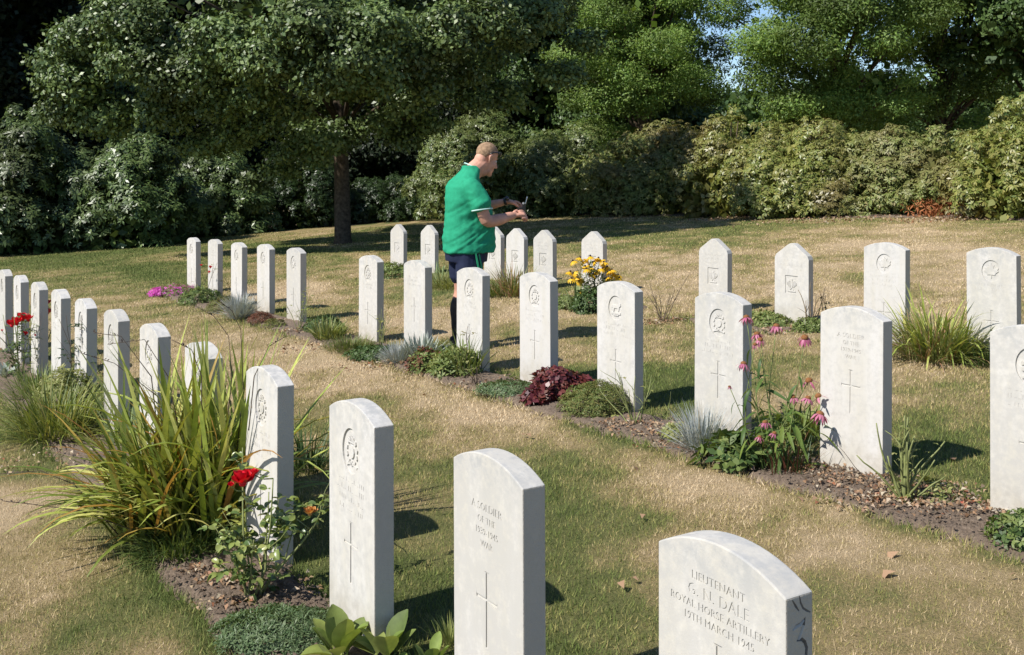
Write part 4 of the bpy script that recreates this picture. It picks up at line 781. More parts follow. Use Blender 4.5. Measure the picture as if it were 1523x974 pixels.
# middle bed, from the far end to the near end
cushion(266, 438, 'low plant with scattered magenta flowers at the far end of the middle bed', 'flowers', P_['magenta'], .30, .14, 520, .028, .35, 20, 'magenta_flowers', second=(P_['midgreen'], .62))
cushion(235, 440, 'bright magenta flower cushion, leftmost in the middle bed', 'flowers', P_['magenta'], .13, .12, 230, .035, .4, 70, 'magenta_flowers')
cushion(298, 450, 'grey green low leafy plant right of the magenta flowers', 'plant', P_['midgreen'], .30, .19, 520, .035, .4, 21, 'leafy_plant', second=(P_['darkgreen'], .4))
cushion(335, 462, 'yellow green cushion left of the spiky blue grey grass', 'plant', P_['heather'], .24, .15, 700, .022, .3, 22)
def twiggy(px, py, label, H, n, seed, wood='twig', leafn=6, lmat=None, blooms=(), r=.004, lean=(.05, .5)):
    k = random.Random(seed); loc = put(px, py); bl = [(local(loc, a, b), s_, 'rose') for a, b, s_ in blooms]
    return rosebush(loc, label, [(k.random() * 6.283, H * k.uniform(.5, 1), k.uniform(*lean), r) for i in range(n)], leafn, .038, seed, bl, 'rose_plant', 'pruned and spindly roses in the beds', False, M[wood], lmat=lmat or VEG['olive'])
twiggy(300, 448, 'thin rose with two small red blooms by the farthest middle row headstone', .62, 3, 23, 'darktwig', 8, None, ((299, 395, .7), (313, 398, 1.0), (311, 405, .8)))
twiggy(352, 448, 'dark bare rose twigs in front of the headstone behind the blue grey grass', .55, 4, 24, 'darktwig', 10, VEG['rhodo_dark'])
tuft(357, 474, 'spiky blue grey grass tuft in the far part of the middle bed', 'grass', P_['fescue'], 750, .32, .007, .09, (0, 1.35), .35, 25, group='blue grey grass tufts')
cushion(388, 480, 'dull red cushion plant right of the far blue grey grass', 'plant', P_['redbrown'], .16, .11, 420, .02, .3, 26)
cushion(408, 487, 'small green cushion beside the dull red one', 'plant', P_['heather'], .13, .08, 260, .02, .3, 27)
twiggy(443, 493, 'leafy spindly rose around the last headstone before the gap', .75, 7, 28, 'thorn', 46, VEG['olive'], lean=(.1, .75))
tuft(490, 505, 'yellow green small leaved plant in the gap of the middle row', 'plant', [P_['yellowgreen'], P_['midgreen']], 260, .22, .013, .14, (.0, 1.2), .6, 29, 'leafy_plant')
cushion(482, 492, 'dark green leafy plant behind the yellow green one in the gap', 'plant', P_['darkgreen'], .22, .14, 300, .035, .4, 72)
tuft(520, 520, 'low mossy green cushion in the gap of the middle row', 'plant', [P_['heather'], P_['midgreen']], 700, .13, .005, .22, (.0, 1.2), .8, 30)
twiggy(565, 520, 'bare upright rose stems in front of the lone headstone', .5, 9, 31, 'thorn', 6, lean=(.05, .45))
cushion(556, 532, 'dark small leaved ground cover under the bare upright stems', 'plant', P_['darkgreen'], .24, .08, 420, .03, .5, 32)
tuft(592, 540, 'round blue grey grass tuft left of the silver leaved plant', 'grass', P_['fescue'], 800, .19, .005, .07, (0, 1.5), .3, 33, group='blue grey grass tufts')
tuft(625, 535, 'silver leaved upright plant under the headstone left of the man', 'plant', P_['silver'], 150, .22, .022, .12, (.0, 1.0), .4, 34, 'silver_leaved_plant')
cushion(636, 552, 'green and red leafed low plant left of the leafy clump by the man', 'plant', P_['midgreen'], .16, .16, 260, .04, .5, 35, second=(P_['redbrown'], .45))
cushion(680, 556, 'fresh green leafy clump in front of the headstone hiding the man', 'plant', P_['midgreen'], .22, .19, 270, .045, .42, 36, 'leafy_plant', second=(P_['yellowgreen'], .3))
tuft(690, 558, 'green grassy leaves growing out of the leafy clump below the man', 'grass', P_['midgreen'], 130, .34, .012, .14, (.0, .8), .7, 37)
twiggy(697, 560, 'single tall rose shoot with brownish leaves against the headstone below the man', .48, 2, 38, 'darktwig', 5, VEG['olive'], lean=(.02, .12))
twiggy(708, 575, 'short dark cut rose stems at the bed edge below the man', .22, 6, 39, 'darktwig', 4)
cushion(757, 583, 'low spreading green mat left of the dark red plant', 'plant', P_['feather'], .24, .04, 420, .026, .35, 40)
k_ = random.Random(3); 
for (px, py, rx, h, n, sd, lb) in ((825, 590, .18, .20, 130, 41, 'dark red broad leafed plant at the foot of a middle row headstone'), (800, 600, .13, .09, 55, 73, 'lower dark red leaves spreading over the bed edge'), (862, 585, .12, .12, 55, 74, 'dark red leaves at the right end of the red plant')):
    cushion(px, py, lb, 'plant', P_['red'], rx, h, int(n * 1.7), .045, .7, sd, 'red_leaved_plant', group='dark red leaved plants')
cushion(888, 612, 'olive green heather mound in front of the beast badge headstone', 'plant', P_['heather'], .24, .17, 1900, .022, .25, 42, 'heather_mound', up=1.0, second=(P_['midgreen'], .3))
twiggy(945, 632, 'bare rose stems right of the heather mound', .42, 8, 43, 'thorn', 5, lean=(.15, .8), r=.005)
twiggy(985, 632, 'thin bare stem leaning over grass left of the coneflower headstone', .34, 2, 44, 'thorn', 0, lean=(.4, .8), r=.002)
cushion(1020, 655, 'small yellow green leafy plant left of the near blue grey grass', 'plant', P_['yellowgreen'], .16, .07, 130, .035, .5, 45)
tuft(1045, 672, 'blue grey grass tuft left of the pink coneflowers', 'grass', P_['fescue'], 560, .26, .005, .08, (0, 1.35), .35, 46, group='blue grey grass tufts')
# coneflowers
PPET = [petalmesh(P_['pink'], .036, .0115, -.2, .5), petalmesh(P_['pink'], .033, .010, -.2, .9)]
mb = MB(); bm = bmesh.new(); bmesh.ops.create_uvsphere(bm, u_segments=12, v_segments=8, radius=.0165)
for v in bm.verts: v.co.z = max(v.co.z * .8, -.004); j = 1 + .08 * random.random(); v.co *= j
mb.add([v.co for v in bm.verts], [tuple(v.index for v in f.verts) for f in bm.faces]); bm.free(); CONE = mb.mesh('flower', P_['cone'], False)
CLEAF = []
for i in range(4): mb = MB(); broadleaf(mb, (0, 0, 0), (1, 0, 0), (0, 0, 1), 1, .20, 0, .3, .35 + .25 * i, 7); CLEAF.append(mb.mesh('leaf', P_['conleaf']))
loc = put(1150, 690); e = empty('coneflower_clump', loc, 0, label='tall pink coneflowers with drooping petals beside the unknown soldier headstone', cat='flowers'); k = random.Random(9)
for (px, py, dY, s_, np_) in ((1110, 472, .1, 1, 13), (1155, 485, .05, 1, 13), (1126, 497, .08, 1, 12), (1131, 505, .0, .8, 10), (1123, 512, -.05, .6, 8), (1197, 502, .0, 1.1, 14), (1106, 541, -.05, .95, 12), (1085, 575, -.1, .45, 6), (1203, 566, -.05, 1.1, 4), (1180, 590, -.05, .8, 11), (1202, 592, -.12, .9, 12), (1217, 589, -.12, 1.0, 3), (1220, 616, -.2, 1.2, 15), (1138, 628, -.22, .8, 11), (1130, 650, -.25, .65, 9), (1152, 644, -.25, .65, 9)):
    p = Vector(local(loc, px, py, dY)); b = Vector((k.gauss(0, .07), k.gauss(0, .05), -.02)); mid = b.lerp(p, .55) + Vector((k.gauss(0, .015), k.gauss(0, .015), .02)); mb = MB(); tube(mb, [b, b.lerp(mid, .5), mid, mid.lerp(p, .6), p], [.0034, .003, .0026, .002, .0022], 0, 5); mb.build('stem', M['greenstem'], e)
    tl = Matrix.Rotation(k.uniform(-.4, .4), 4, 'X') @ Matrix.Rotation(k.uniform(-.4, .4), 4, 'Y'); c = inst('flower', CONE, e, Matrix.Translation(p) @ tl @ Matrix.Diagonal((s_ * 1.05,) * 3 + (1,)))
    for i in range(np_):
        a = i / np_ * 6.283 + k.gauss(0, .08); dr = k.uniform(.15, .6); inst('petal', k.choice(PPET), c, mat_at(Vector((math.cos(a) * .011, math.sin(a) * .011, -.001)), (math.cos(a), math.sin(a), -dr), 1, k.gauss(0, .2)))
    for i in range(7):
        q = b.lerp(mid, k.uniform(.1, 1)) if i < 5 else mid.lerp(p, k.uniform(0, .6)); a = k.random() * 6.283; inst('leaf', k.choice(CLEAF), e, mat_at(q, (math.cos(a), math.sin(a), k.uniform(-.6, .5)), k.uniform(.06, .11), k.gauss(0, .3)))
for i in range(70):
    a = k.random() * 6.283; r = .2 * math.sqrt(k.random()); inst('leaf', k.choice(CLEAF), e, mat_at((r * math.cos(a) + .05, r * math.sin(a), k.uniform(0, .25)), (math.cos(a), math.sin(a), k.uniform(-.6, .5)), k.uniform(.07, .14), k.gauss(0, .3)))
tuft(1190, 655, 'fresh narrow drooping leaves at the right side of the coneflowers', 'plant', [P_['midgreen'], P_['yellowgreen']], 130, .30, .018, .09, (.0, .5), 2.2, 48, 'leafy_plant')
cushion(1100, 690, 'low broad leafed green plant under the coneflowers', 'plant', P_['midgreen'], .2, .12, 90, .07, .5, 49, 'leafy_plant', second=(P_['darkgreen'], .5))
tuft(1165, 700, 'dark dying flower stalks at the foot of the coneflowers', 'plant', [P_['redbrown'], P_['darkgreen']], 130, .2, .006, .14, (0, .7), .6, 50, 'withered_stalks')
# bare rose stump
k = random.Random(12); loc = put(1345, 750)
rosebush(loc, 'pruned bare rose stump with thick green stems in the middle bed', [(.2, .40, .12, .010), (1.2, .42, .15, .009), (2.4, .38, .22, .009), (3.0, .40, .35, .007), (.3, .36, .45, .008), (5.5, .30, .5, .007), (3.6, .26, .4, .006), (.0, .22, .7, .007), (4.5, .34, .2, .008), (1.9, .36, .1, .008), (2.8, .30, .55, .007), (3.3, .24, .3, .008), (.8, .28, .35, .009), (5.9, .33, .25, .009)], 40, .022, 13, name='rose_stump', group=None, objleaves=False, lmat=P_['yellowgreen'], leafzone=(.05, 1))
cushion(1375, 738, 'pale yellowing leaves on the soil behind the bare rose stump', 'plant', P_['yellowgreen'], .17, .05, 110, .025, .5, 51)
twiggy(1300, 738, 'two thin bare twigs on the soil before the unknown soldier headstone', .30, 3, 52, 'darktwig', 0, lean=(.2, .9), r=.0025)
cushion(1520, 808, 'small dark green leafy plant at the right edge of the photo', 'plant', P_['midgreen'], .13, .12, 170, .03, .5, 53, 'leafy_plant', second=(P_['darkgreen'], .4))
for px, py, lb, sd in ((1440, 755, 'bright red fallen leaf cluster left of the spotted headstone', 1), (1511, 768, 'bright red fallen leaf cluster in front of the spotted headstone', 2)):
    cushion(px, py, lb, 'leaf', P_['redleaf'] if 'redleaf' in P_ else leafmat('red_fallen', [(.36, .06, .03), (.32, .13, .06)], .6, .1), .03, .015, 5, .022, .5, 75 + sd, 'red_leaves')
# back row plants
loc = put(895, 460); e = empty('yellow_daisy_clump', loc, 0, label='tall clump of yellow daisies with dark centres in front of a pointed headstone', cat='flowers'); k = random.Random(21); mb = MB(); lb_ = MB()
pm = MB()
for i in range(13): a = i / 13 * 6.283; broadleaf(pm, (math.cos(a) * .006, math.sin(a) * .006, 0), (math.cos(a), math.sin(a), -.35), (0, 0, 1), .060, .022, 0, -.1, .4, 2)
pm = pm.mesh('flower', P_['yellow']); bm = bmesh.new(); bmesh.ops.create_uvsphere(bm, u_segments=8, v_segments=5, radius=.0125); cm = MB(); cm.add([v.co * 1 for v in bm.verts], [tuple(v.index for v in f.verts) for f in bm.faces]); bm.free(); cm = cm.mesh('flower_centre', P_['dkcone'])
FL_ = [(852, 388), (863, 383), (866, 389), (874, 386), (878, 381), (882, 390), (893, 387), (890, 384), (898, 390), (848, 404), (853, 406), (858, 409), (859, 413), (861, 418), (850, 414), (870, 396), (876, 394), (884, 404), (882, 408), (890, 401), (896, 399), (900, 394), (903, 397), (910, 401), (913, 407), (905, 412), (919, 409), (921, 413), (866, 433), (872, 400), (880, 398), (907, 403)]
for px, py in FL_:
    p = Vector(local(loc, px, py, k.uniform(-.15, .15))); b = Vector((k.gauss(0, .07), k.gauss(0, .06), -.02)); mid = b.lerp(p, .5) + Vector((k.gauss(0, .02), 0, .05)); mb = MB(); tube(mb, [b, mid, p], [.004, .003, .0025], 0, 4)
    for i in range(26): q = b.lerp(mid, k.random()) if k.random() < .6 else mid.lerp(p, k.random() * .8); a = k.random() * 6.283; broadleaf(mb, q, (math.cos(a), math.sin(a), k.uniform(0, 1)), (0, 0, 1), k.uniform(.05, .11), .022, 1, .2, .3, 2)
    mb.build('stem', [M['greenstem'], P_['midgreen']], e); fl = inst('flower', pm, e, Matrix.Translation(p) @ Matrix.Rotation(k.gauss(0, .35), 4, 'X') @ Matrix.Rotation(k.gauss(0, .35), 4, 'Y')); inst('flower_centre', cm, fl, Matrix.Translation((0, 0, .006)))
strap(858, 462, 'pale green iris leaves left of the yellow daisies', P_['iris'], 20, .36, .03, 55, .14, tilt=(.1, .7))
cushion(845, 458, 'green leafy plant at the left foot of the yellow daisies', 'plant', P_['midgreen'], .2, .14, 260, .04, .4, 56, 'leafy_plant')
cushion(885, 463, 'dark green leaves at the foot of the yellow daisies', 'plant', P_['darkgreen'], .26, .26, 380, .05, .4, 57, 'leafy_plant')
twiggy(985, 478, 'fan of bare rose twigs between two back row headstones', .62, 9, 58, 'twig', 5, lean=(.15, .6), r=.006)
cushion(1140, 482, 'low green plant at the left foot of the second pointed headstone', 'plant', P_['midgreen'], .26, .09, 320, .04, .4, 59, 'leafy_plant', second=(P_['yellowgreen'], .4))
twiggy(1205, 490, 'bare forked rose stems at the foot of the second pointed headstone', .5, 6, 60, 'twig', 4, r=.007, lean=(.1, .6))
twiggy(1232, 478, 'thin leafy rose shoot right of the second pointed headstone', .42, 3, 61, 'darktwig', 16, VEG['rhodo'], lean=(.0, .35))
cushion(1205, 492, 'small green herb round the forked rose stems', 'plant', P_['midgreen'], .16, .12, 200, .035, .4, 62, 'leafy_plant')
loc = put(1392, 532); strap(1392, 530, 'big fountain shaped clump of bright yellow green grass between the maple leaf headstones', P_['sword_o'], 230, .52, .018, 63, .24, 'grass_clump', (.0, 1.05), 1.3, 'grass')
tuft(1392, 534, 'finer inner blades of the big fountain shaped grass clump', 'grass', [P_['yellowgreen'], P_['yellowgreen'], P_['midgreen'], P_['dry']], 700, .42, .008, .24, (.0, 1.25), 1.1, 64)
tuft(1468, 540, 'dark grass tuft right of the big grass clump', 'grass', P_['darkgreen'], 260, .2, .008, .16, (.0, 1.2), .9, 65)
cushion(585, 411, 'fresh green plant at the foot of the farthest pointed headstone', 'plant', P_['midgreen'], .42, .2, 420, .05, .4, 66, 'leafy_plant')
strap(655, 424, 'pale iris leaves left of the man by the back row', P_['iris'], 14, .36, .03, 67, .14)
tuft(668, 428, 'yellow green grass tuft left of the man', 'grass', P_['yellowgreen'], 260, .3, .012, .22, (.0, 1.2), .9, 68)
tuft(735, 440, 'green tuft right behind the man legs', 'grass', P_['midgreen'], 260, .26, .012, .18, (.0, 1.2), .9, 69)
tuft(762, 440, 'yellowing grass tuft at the foot of a pointed headstone', 'grass', [P_['yellowgreen'], P_['yellowgreen'], P_['dry']], 260, .45, .013, .18, (.0, 1.1), .8, 71)
# ------------------------------------------------------------------ the man in the green shirt
M['skin'] = simple('skin', (.55, .285, .20), .6, .2, 14, 0, .35); M['shirt'] = simple('green_shirt', (.022, .28, .15), .8, .10, 30, .15, .15)
M['trim'] = simple('pale_trim', (.42, .62, .56), .6, .05); M['navy'] = simple('navy_cloth', (.018, .024, .055), .7, .2, 14, 0, .2); M['stripe'] = simple('green_stripe', (.02, .28, .13), .6, .05)
M['hair'] = simple('short_sandy_hair', (.30, .195, .12), .85, .45, 38, .5, .15); M['black'] = simple('black_plastic', (.02, .02, .022), .3, .2, 30, 0, .5)
M['sock'] = simple('dark_grey_sock', (.075, .07, .065), .9, .2, 40); M['shoe'] = simple('dark_shoe', (.03, .03, .032), .5, .2, 20); M['metalrod'] = simple('pale_metal', (.6, .6, .6), .35, .05, 20, 0, .5, .6)
M['lens'] = simple('dark_lens', (.015, .012, .012), .12, .05, 20, 0, .8); M['eye'] = simple('eye', (.6, .58, .55), .3, .05)
def ell(mb, c, r, rot=None, seg=18, rings=12):
    bm = bmesh.new(); bmesh.ops.create_uvsphere(bm, u_segments=seg, v_segments=rings, radius=1); T_ = Matrix.Translation(c) @ (rot.to_4x4() if rot else Matrix.Identity(4)) @ Matrix.Diagonal((*r, 1)); bm.transform(T_)
    mb.add([v.co for v in bm.verts], [tuple(v.index for v in f.verts) for f in bm.faces]); bm.free()
def limb(mb, pts, rad, k=16, sub=4):
    """tapered limb through the joints with rounded ends; rad may be (depth, width)"""
    pts = [Vector(p) for p in pts]; rad = [r if isinstance(r, tuple) else (r, r) for r in rad]; P = []; R_ = []
    for i in range(len(pts) - 1):
        for j in range(sub):
            t = j / sub; p0 = pts[max(i - 1, 0)]; p1, p2 = pts[i], pts[i + 1]; p3 = pts[min(i + 2, len(pts) - 1)]
            P.append(.5 * ((2 * p1) + (p2 - p0) * t + (2 * p0 - 5 * p1 + 4 * p2 - p3) * t * t + (3 * p1 - p0 - 3 * p2 + p3) * t ** 3)); s_ = t * t * (3 - 2 * t); R_.append(tuple(a * (1 - s_) + b * s_ for a, b in zip(rad[i], rad[i + 1])))
    P.append(pts[-1]); R_.append(rad[-1]); rings = []; a = None
    d0 = (P[1] - P[0]).normalized(); d1 = (P[-1] - P[-2]).normalized(); m0 = min(R_[0]); m1 = min(R_[-1])
    P2 = [P[0] - d0 * m0 * .75, P[0] - d0 * m0 * .45] + P + [P[-1] + d1 * m1 * .45, P[-1] + d1 * m1 * .75]; sc = lambda r, q: (r[0] * q, r[1] * q); R2 = [sc(R_[0], .35), sc(R_[0], .8)] + R_ + [sc(R_[-1], .8), sc(R_[-1], .35)]
    v = []
    for i, p in enumerate(P2):
        t = (P2[min(i + 1, len(P2) - 1)] - P2[max(i - 1, 0)]).normalized(); a = Vector((0, 1, 0)) if a is None else a; a = a - a.dot(t) * t; a = a.normalized() if a.length > 1e-3 else t.orthogonal().normalized(); b = a.cross(t)
        v += [p + b * math.cos(6.2832 * j / k) * R2[i][0] + a * math.sin(6.2832 * j / k) * R2[i][1] for j in range(k)]
    f = []; n = len(P2)
    for i in range(n - 1):
        for j in range(k): f.append((i * k + j, i * k + (j + 1) % k, (i + 1) * k + (j + 1) % k, (i + 1) * k + j))
    f.append(tuple(range(k))[::-1]); f.append(tuple((n - 1) * k + j for j in range(k))); mb.add(v, f)
def torso(mb, secs, k=32, cap=True):
    v = []; f = []
    for (z, xc, rx, ry, yc) in secs:
        for j in range(k):
            a = 6.2832 * j / k; c, s_ = math.cos(a), math.sin(a); e_ = .85; v.append((xc + rx * math.copysign(abs(c) ** e_, c), yc + ry * math.copysign(abs(s_) ** e_, s_), z))
    n = len(secs)
    for i in range(n - 1):
        for j in range(k): f.append((i * k + j, i * k + (j + 1) % k, (i + 1) * k + (j + 1) % k, (i + 1) * k + j))
    if cap: f.append(tuple(range(k))[::-1]); f.append(tuple((n - 1) * k + j for j in range(k)))
    mb.add(v, f)
def fuse(mb, name, mat, parent, voxel, smooth=6, M_=None, disp=0, dscale=10):
    """merge overlapping shapes into one continuous surface"""
    me = mb.mesh(name, mat); bm = bmesh.new(); bm.from_mesh(me); bmesh.ops.recalc_face_normals(bm, faces=bm.faces); bm.to_mesh(me); bm.free()
    o = inst(name, me); r = o.modifiers.new('r', 'REMESH'); r.mode = 'VOXEL'; r.voxel_size = voxel; r.use_smooth_shade = True; s_ = o.modifiers.new('s', 'SMOOTH'); s_.iterations = smooth; s_.factor = .5
    bpy.context.view_layer.update(); nm = bpy.data.meshes.new_from_object(o.evaluated_get(bpy.context.evaluated_depsgraph_get())); o.modifiers.clear(); o.data = nm; nm.name = name; bpy.data.meshes.remove(me)
    if disp:
        n = len(nm.vertices); co = np.empty(n * 3, np.float32); nm.vertices.foreach_get('co', co); no = np.empty(n * 3, np.float32); nm.vertices.foreach_get('normal', no); co = co.reshape(-1, 3); no = no.reshape(-1, 3)
        w = disp(co); co += no * w[:, None]; nm.vertices.foreach_set('co', co.ravel())
    if not nm.materials: nm.materials.append(mat)
    nm.polygons.foreach_set('use_smooth', np.ones(len(nm.polygons), bool)); nm.update(); o.parent = parent; return o
MY = 10.0; mx_ = T(699, MY); man = empty('person', (mx_, MY, G(mx_, MY)), math.radians(18), label='man in green shirt and navy shorts standing behind the stones, looking down at his hands', cat='person')
HM = Matrix.Translation((.152, 0, 1.735)) @ Matrix.Rotation(math.radians(14), 4, 'Z') @ Matrix.Rotation(math.radians(20), 4, 'Y') @ Matrix.Diagonal((1.13, 1.13, 1.14, 1))
hp = lambda x, y, z: tuple(HM @ Vector((x, y, z)))
body = MB(); hb = MB()
ell(hb, (-.002, 0, .048), (.093, .0775, .0835)); ell(hb, (-.042, 0, -.022), (.054, .060, .066)); ell(hb, (.032, 0, -.03), (.062, .060, .092)); ell(hb, (.03, 0, -.088), (.056, .052, .040)); ell(hb, (.072, 0, -.108), (.022, .026, .020)); ell(hb, (.074, 0, .026), (.020, .048, .014))
ell(hb, (.086, 0, -.068), (.014, .024, .009)); ell(hb, (.083, 0, -.083), (.013, .021, .009)); ell(hb, (.056, .036, -.032), (.030, .026, .034)); ell(hb, (.056, -.036, -.032), (.030, .026, .034)); ell(hb, (.0, 0, -.10), (.05, .05, .05))
limb(hb, [(.086, 0, .018), (.100, 0, -.008), (.114, 0, -.036)], [.008, .011, .014], 10); ell(hb, (.100, .013, -.041), (.012, .009, .008)); ell(hb, (.100, -.013, -.041), (.012, .009, .008))
for s_ in (-1, 1):
    limb(hb, [(.004, s_ * .072, -.032), (-.010, s_ * .084, -.012), (-.016, s_ * .088, .016), (.004, s_ * .084, .028), (.014, s_ * .078, .012)], [.007, .008, .009, .008, .006], 8); ell(hb, (-.002, s_ * .077, .0), (.014, .008, .022))
body.add([HM @ Vector(v) for v in hb.v], hb.f)
limb(body, [(-.04, 0, 1.50), (.025, 0, 1.61), hp(-.016, 0, -.04)], [(.085, .10), (.086, .090), (.080, .076)])
torso(body, [(.86, -.03, .17, .17, 0), (1.0, -.01, .19, .18, 0), (1.15, 0, .185, .18, 0), (1.3, -.02, .17, .19, 0), (1.42, -.04, .14, .19, 0), (1.54, -.05, .10, .15, 0)])
for s_ in (-1, 1):
    limb(body, [(-.04, s_ * .10, .92), (-.05, s_ * .105, .72), (-.05, s_ * .11, .52), (-.085, s_ * .11, .36), (-.09, s_ * .11, .12)], [(.115, .10), (.10, .09), (.068, .062), (.066, .058), (.040, .038)])
    limb(body, [(-.11, s_ * .115, .05), (.04, s_ * .125, .045)], [(.04, .04), (.035, .045)])
# near (right) arm is at y<0, far arm at y>0; both forearms reach forward to the thing he holds
NW = Vector((.385, -.115, 1.215)); FW = Vector((.385, .085, 1.335))
limb(body, [(-.045, -.19, 1.46), (.02, -.25, 1.36), (.075, -.265, 1.19), (.20, -.215, 1.185), (.32, -.145, 1.205), tuple(NW)], [.055, .055, .056, .054, .042, .034])
limb(body, [(-.045, .19, 1.46), (.04, .25, 1.36), (.11, .25, 1.255), (.22, .18, 1.29), tuple(FW)], [.055, .055, .052, .044, .030])
def hand(w, d, up, side, curl, s_=1.0):
    """palm with five unequal bent fingers closing towards -up; side=+1 thumb to the left of d"""
    d = Vector(d).normalized(); up = Vector(up).normalized(); l = up.cross(d).normalized() * side; q = lambda a, b, c: w + d * a * s_ + l * b * s_ + up * c * s_
    limb(body, [q(-.01, 0, 0), q(.035, 0, .0), q(.075, .0, -.004)], [(.026, .030), (.022, .040), (.018, .040)], 12)
    for i, (o_, L) in enumerate(((.032, .068), (.011, .076), (-.011, .071), (-.031, .056))):
        p = q(.078, o_, -.002); a = 0; pts = [q(.055, o_, 0), p]; a = curl[0]
        for j, f_ in enumerate((.45, .32, .25)): p = p + (d * math.cos(a) - up * math.sin(a)) * L * f_ * s_; pts.append(p); a += curl[1] * (1 + .1 * i)
        limb(body, pts, [.011 * s_, .0105 * s_, .010 * s_, .009 * s_, .0075 * s_], 8, 2)
    limb(body, [q(.015, .028, -.008), q(.045, .052, -.020), q(.075, .048, -.036), q(.095, .034, -.045)], [.015 * s_, .0125 * s_, .011 * s_, .009 * s_], 8, 2)
hand(NW, (.98, .12, .06), (-.05, -.75, .66), 1, (.75, .95), 1.3)
hand(FW, (.97, -.2, -.18), (.15, .30, .94), -1, (.45, .7), 1.2)
fuse(body, 'body', M['skin'], man, .0055, 3)
shirt = MB()
torso(shirt, [(.885, -.012, .232, .225, 0), (.95, -.010, .234, .226, 0), (1.05, -.004, .236, .226, 0), (1.16, -.004, .228, .224, 0), (1.28, -.018, .212, .226, 0), (1.39, -.038, .188, .232, 0), (1.48, -.058, .158, .226, 0), (1.545, -.052, .124, .195, 0), (1.600, -.022, .104, .150, 0), (1.645, .006, .092, .108, 0), (1.680, -.004, .078, .088, 0)])
limb(shirt, [(-.055, -.185, 1.495), (-.005, -.24, 1.40), (.034, -.266, 1.325)], [(.088, .074), (.090, .072), (.097, .080)]); limb(shirt, [(-.055, .185, 1.495), (0, .24, 1.40), (.045, .262, 1.325)], [(.086, .074), (.086, .070), (.088, .074)])
def folds(co):
    x, y, z = co[:, 0], co[:, 1], co[:, 2]; lowm = np.clip((1.5 - z) / .5, 0, 1)
    return ((fbm(x * 5 + z * 6 + 3, z * 3 - x * 4 + y * 3, 3, 1) - .5) * .030 + (fbm(x * 9 + y * 7, z * 22 - x * 16, 2, 4) - .5) * .022 * lowm + (fbm(x * 16 - z * 9 + y * 4, z * 14 + x * 6, 2, 3) - .5) * .010 + (fbm(x * 12 + y * 9, z * 3.5, 2, 6) - .5) * .026 * np.clip((1.12 - z) / .25, 0, 1)).astype(np.float32)
fuse(shirt, 'shirt', M['shirt'], man, .009, 4, disp=folds)
def band(name, c, d, ra, rb, mat, w=.012, th=.004):
    c = Vector(c); d = Vector(d).normalized(); a = Vector((0, 1, 0)); a = (a - a.dot(d) * d).normalized(); b = a.cross(d); mb = MB(); v = []; f = []; k = 28
    for (o_, q) in ((-w / 2, 0), (-w / 2, th), (w / 2, th), (w / 2, 0)): v += [c + d * o_ + b * math.cos(6.2832 * j / k) * (ra + q) + a * math.sin(6.2832 * j / k) * (rb + q) for j in range(k)]
    for i in range(4):
        for j in range(k): f.append((i * k + j, i * k + (j + 1) % k, ((i + 1) % 4) * k + (j + 1) % k, ((i + 1) % 4) * k + j))
    mb.add(v, f); return mb.build(name, mat, man)
band('cuff', (.038, -.268, 1.282), (.10, -.12, -.98), .095, .079, M['trim'], .012, .003); band('cuff', (.056, .266, 1.295), (.38, .18, -.85), .088, .074, M['trim'], .014)
band('collar', (.020, 0, 1.656), (.50, 0, .86), .082, .085, M['trim'], .010, .003)
shorts = MB(); torso(shorts, [(.80, -.035, .185, .19, 0), (.88, -.035, .195, .2, 0), (.97, -.02, .20, .2, 0)])
for s_ in (-1, 1): limb(shorts, [(-.035, s_ * .10, .90), (-.04, s_ * .108, .76), (-.04, s_ * .115, .64)], [(.135, .118), (.128, .112), (.125, .108)], 20)
fuse(shorts, 'shorts', M['navy'], man, .009, 4, disp=lambda co: ((fbm(co[:, 0] * 10 + co[:, 1] * 8, co[:, 2] * 5, 3, 2) - .5) * .022).astype(np.float32))
for dx in (.018, .052):
    mb = MB(); pts = [(-.03 + dx + .01 * i, -.219 - .004 * min(i, 2) + .02 * (dx > .04), .90 - .05 * i) for i in range(7)]; v = []; f = []
    for i, p in enumerate(pts): v += [(p[0] - .007, p[1] - .006, p[2]), (p[0] + .007, p[1] - .006, p[2]), (p[0] + .007, p[1] + .012, p[2]), (p[0] - .007, p[1] + .012, p[2])]
    for i in range(6):
        for j in range(4): f.append((4 * i + j, 4 * i + (j + 1) % 4, 4 * i + 4 + (j + 1) % 4, 4 * i + 4 + j))
    f += [(3, 2, 1, 0), (24, 25, 26, 27)]; mb.add(v, f); mb.build('stripe', M['stripe'], man, smooth=False)
for s_ in (-1, 1):
    mb = MB(); limb(mb, [(-.052, s_ * .11, .47), (-.087, s_ * .11, .36), (-.091, s_ * .11, .24), (-.092, s_ * .11, .09)], [(.069, .063), (.072, .064), (.058, .052), (.045, .043)]); mb.build('sock', M['sock'], man)
    mb = MB(); limb(mb, [(-.13, s_ * .115, .05), (-.02, s_ * .12, .06), (.09, s_ * .13, .042), (.14, s_ * .13, .035)], [(.05, .044), (.058, .046), (.042, .05), (.03, .042)]); mb.build('shoe', M['shoe'], man)
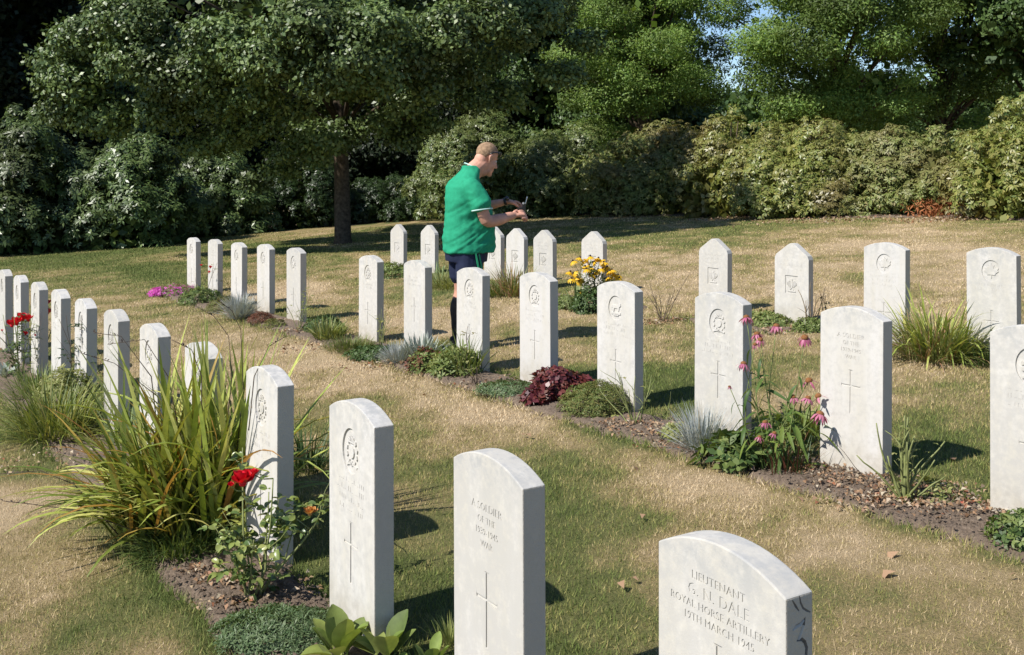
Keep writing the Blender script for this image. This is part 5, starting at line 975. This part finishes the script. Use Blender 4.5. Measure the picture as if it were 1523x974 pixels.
# cropped hair
mb = MB(); bm = bmesh.new(); bmesh.ops.create_uvsphere(bm, u_segments=40, v_segments=28, radius=1); bm.transform(Matrix.Translation((-.004, 0, .05)) @ Matrix.Diagonal((.0940, .0790, .0860, 1)))
def hairline(p):
    x, y, z = p; return z > ((.080 if x > .045 else .080 - (.045 - x) * 1.15) + .006 * math.sin(y * 90 + x * 60)) or (x < -.045 and z > -.035)
bmesh.ops.delete(bm, geom=[v for v in bm.verts if not hairline(v.co)], context='VERTS')
for v in bm.verts:
    j = 1 + .012 * random.random(); v.co = Vector((-.004, 0, .05)) + (v.co - Vector((-.004, 0, .05))) * (j if not v.is_boundary else .965)
mb.add([HM @ v.co for v in bm.verts], [tuple(v.index for v in f.verts) for f in bm.faces]) if (bm.verts.index_update() is None) else None; bm.free(); mb.build('hair', M['hair'], man)
for s_ in (-1, 1): mb = MB(); ell(mb, hp(.078, s_ * .030, .004), (.012, .012, .012), None, 10, 8); mb.build('eye', M['eye'], man)
mb = MB(); limb(mb, [hp(.092, -.03, .034), hp(.098, 0, .036), hp(.092, .03, .034)], [.005, .004, .005], 8); mb.build('eyebrow', M['hair'], man)
# sunglasses pushed up on the forehead
sg = MB()
for s_ in (-1, 1): tube(sg, [hp(-.025, s_ * .086, .030), hp(.0, s_ * .087, .052), hp(.05, s_ * .080, .072), hp(.088, s_ * .058, .082)], [.006, .006, .006, .006], 0, 6)
tube(sg, [hp(.088, -.058, .082), hp(.105, -.03, .078), hp(.108, 0, .078), hp(.105, .03, .078), hp(.088, .058, .082)], .004, 0, 6); sgo = sg.build('sunglasses', M['black'], man)
for s_ in (-1, 1): mb = MB(); ell(mb, hp(.106, s_ * .032, .072), (.007, .027, .020), Matrix.Rotation(math.radians(24), 3, 'Y') @ Matrix.Rotation(s_ * .35, 3, 'Z'), 14, 8); mb.build('lens', M['lens'], sgo)
# watch on the far wrist
wd = (FW - Vector((.22, .18, 1.29))).normalized(); wc = FW - wd * .012; wo = band('watch', tuple(wc), tuple(wd), .034, .034, M['black'], .026, .006)
mb = MB(); limb(mb, [tuple(wc + Vector((0, -.030, .026))), tuple(wc + Vector((0, -.036, .034)))], [.021, .021], 14, 1); mb.build('watch_face', M['lens'], wo)
# small black device held between the hands
dv = empty('handheld_device', tuple(man.matrix_basis @ Vector((.485, -.02, 1.262))), math.radians(18), label='small black device with an upright pale stick held in the hands of the man', cat='device')
def rbox(name, c, s_, mat, parent, rot=(0, 0, 0), bev=.004):
    bm = bmesh.new(); bmesh.ops.create_cube(bm, size=1); bm.transform(Matrix.Diagonal((*s_, 1))); bmesh.ops.bevel(bm, geom=bm.edges[:], offset=bev, segments=2, affect='EDGES'); me = bpy.data.meshes.new(name); bm.to_mesh(me); bm.free(); me.materials.append(mat); return inst(name, me, parent, Matrix.Translation(c) @ Euler(rot).to_matrix().to_4x4())
rbox('case', (0, 0, 0), (.085, .05, .032), M['black'], dv, (0, -.25, .1)); rbox('grip', (.03, .0, .032), (.03, .035, .045), M['black'], dv, (0, .3, 0)); rbox('knob', (.022, -.012, .058), (.018, .018, .02), M['metalrod'], dv, (0, .2, 0))
mb = MB(); limb(mb, [(.04, -.005, .04), (.053, -.005, .085), (.060, -.005, .115)], [.0045, .005, .006], 8, 2); mb.build('stick', M['metalrod'], dv)
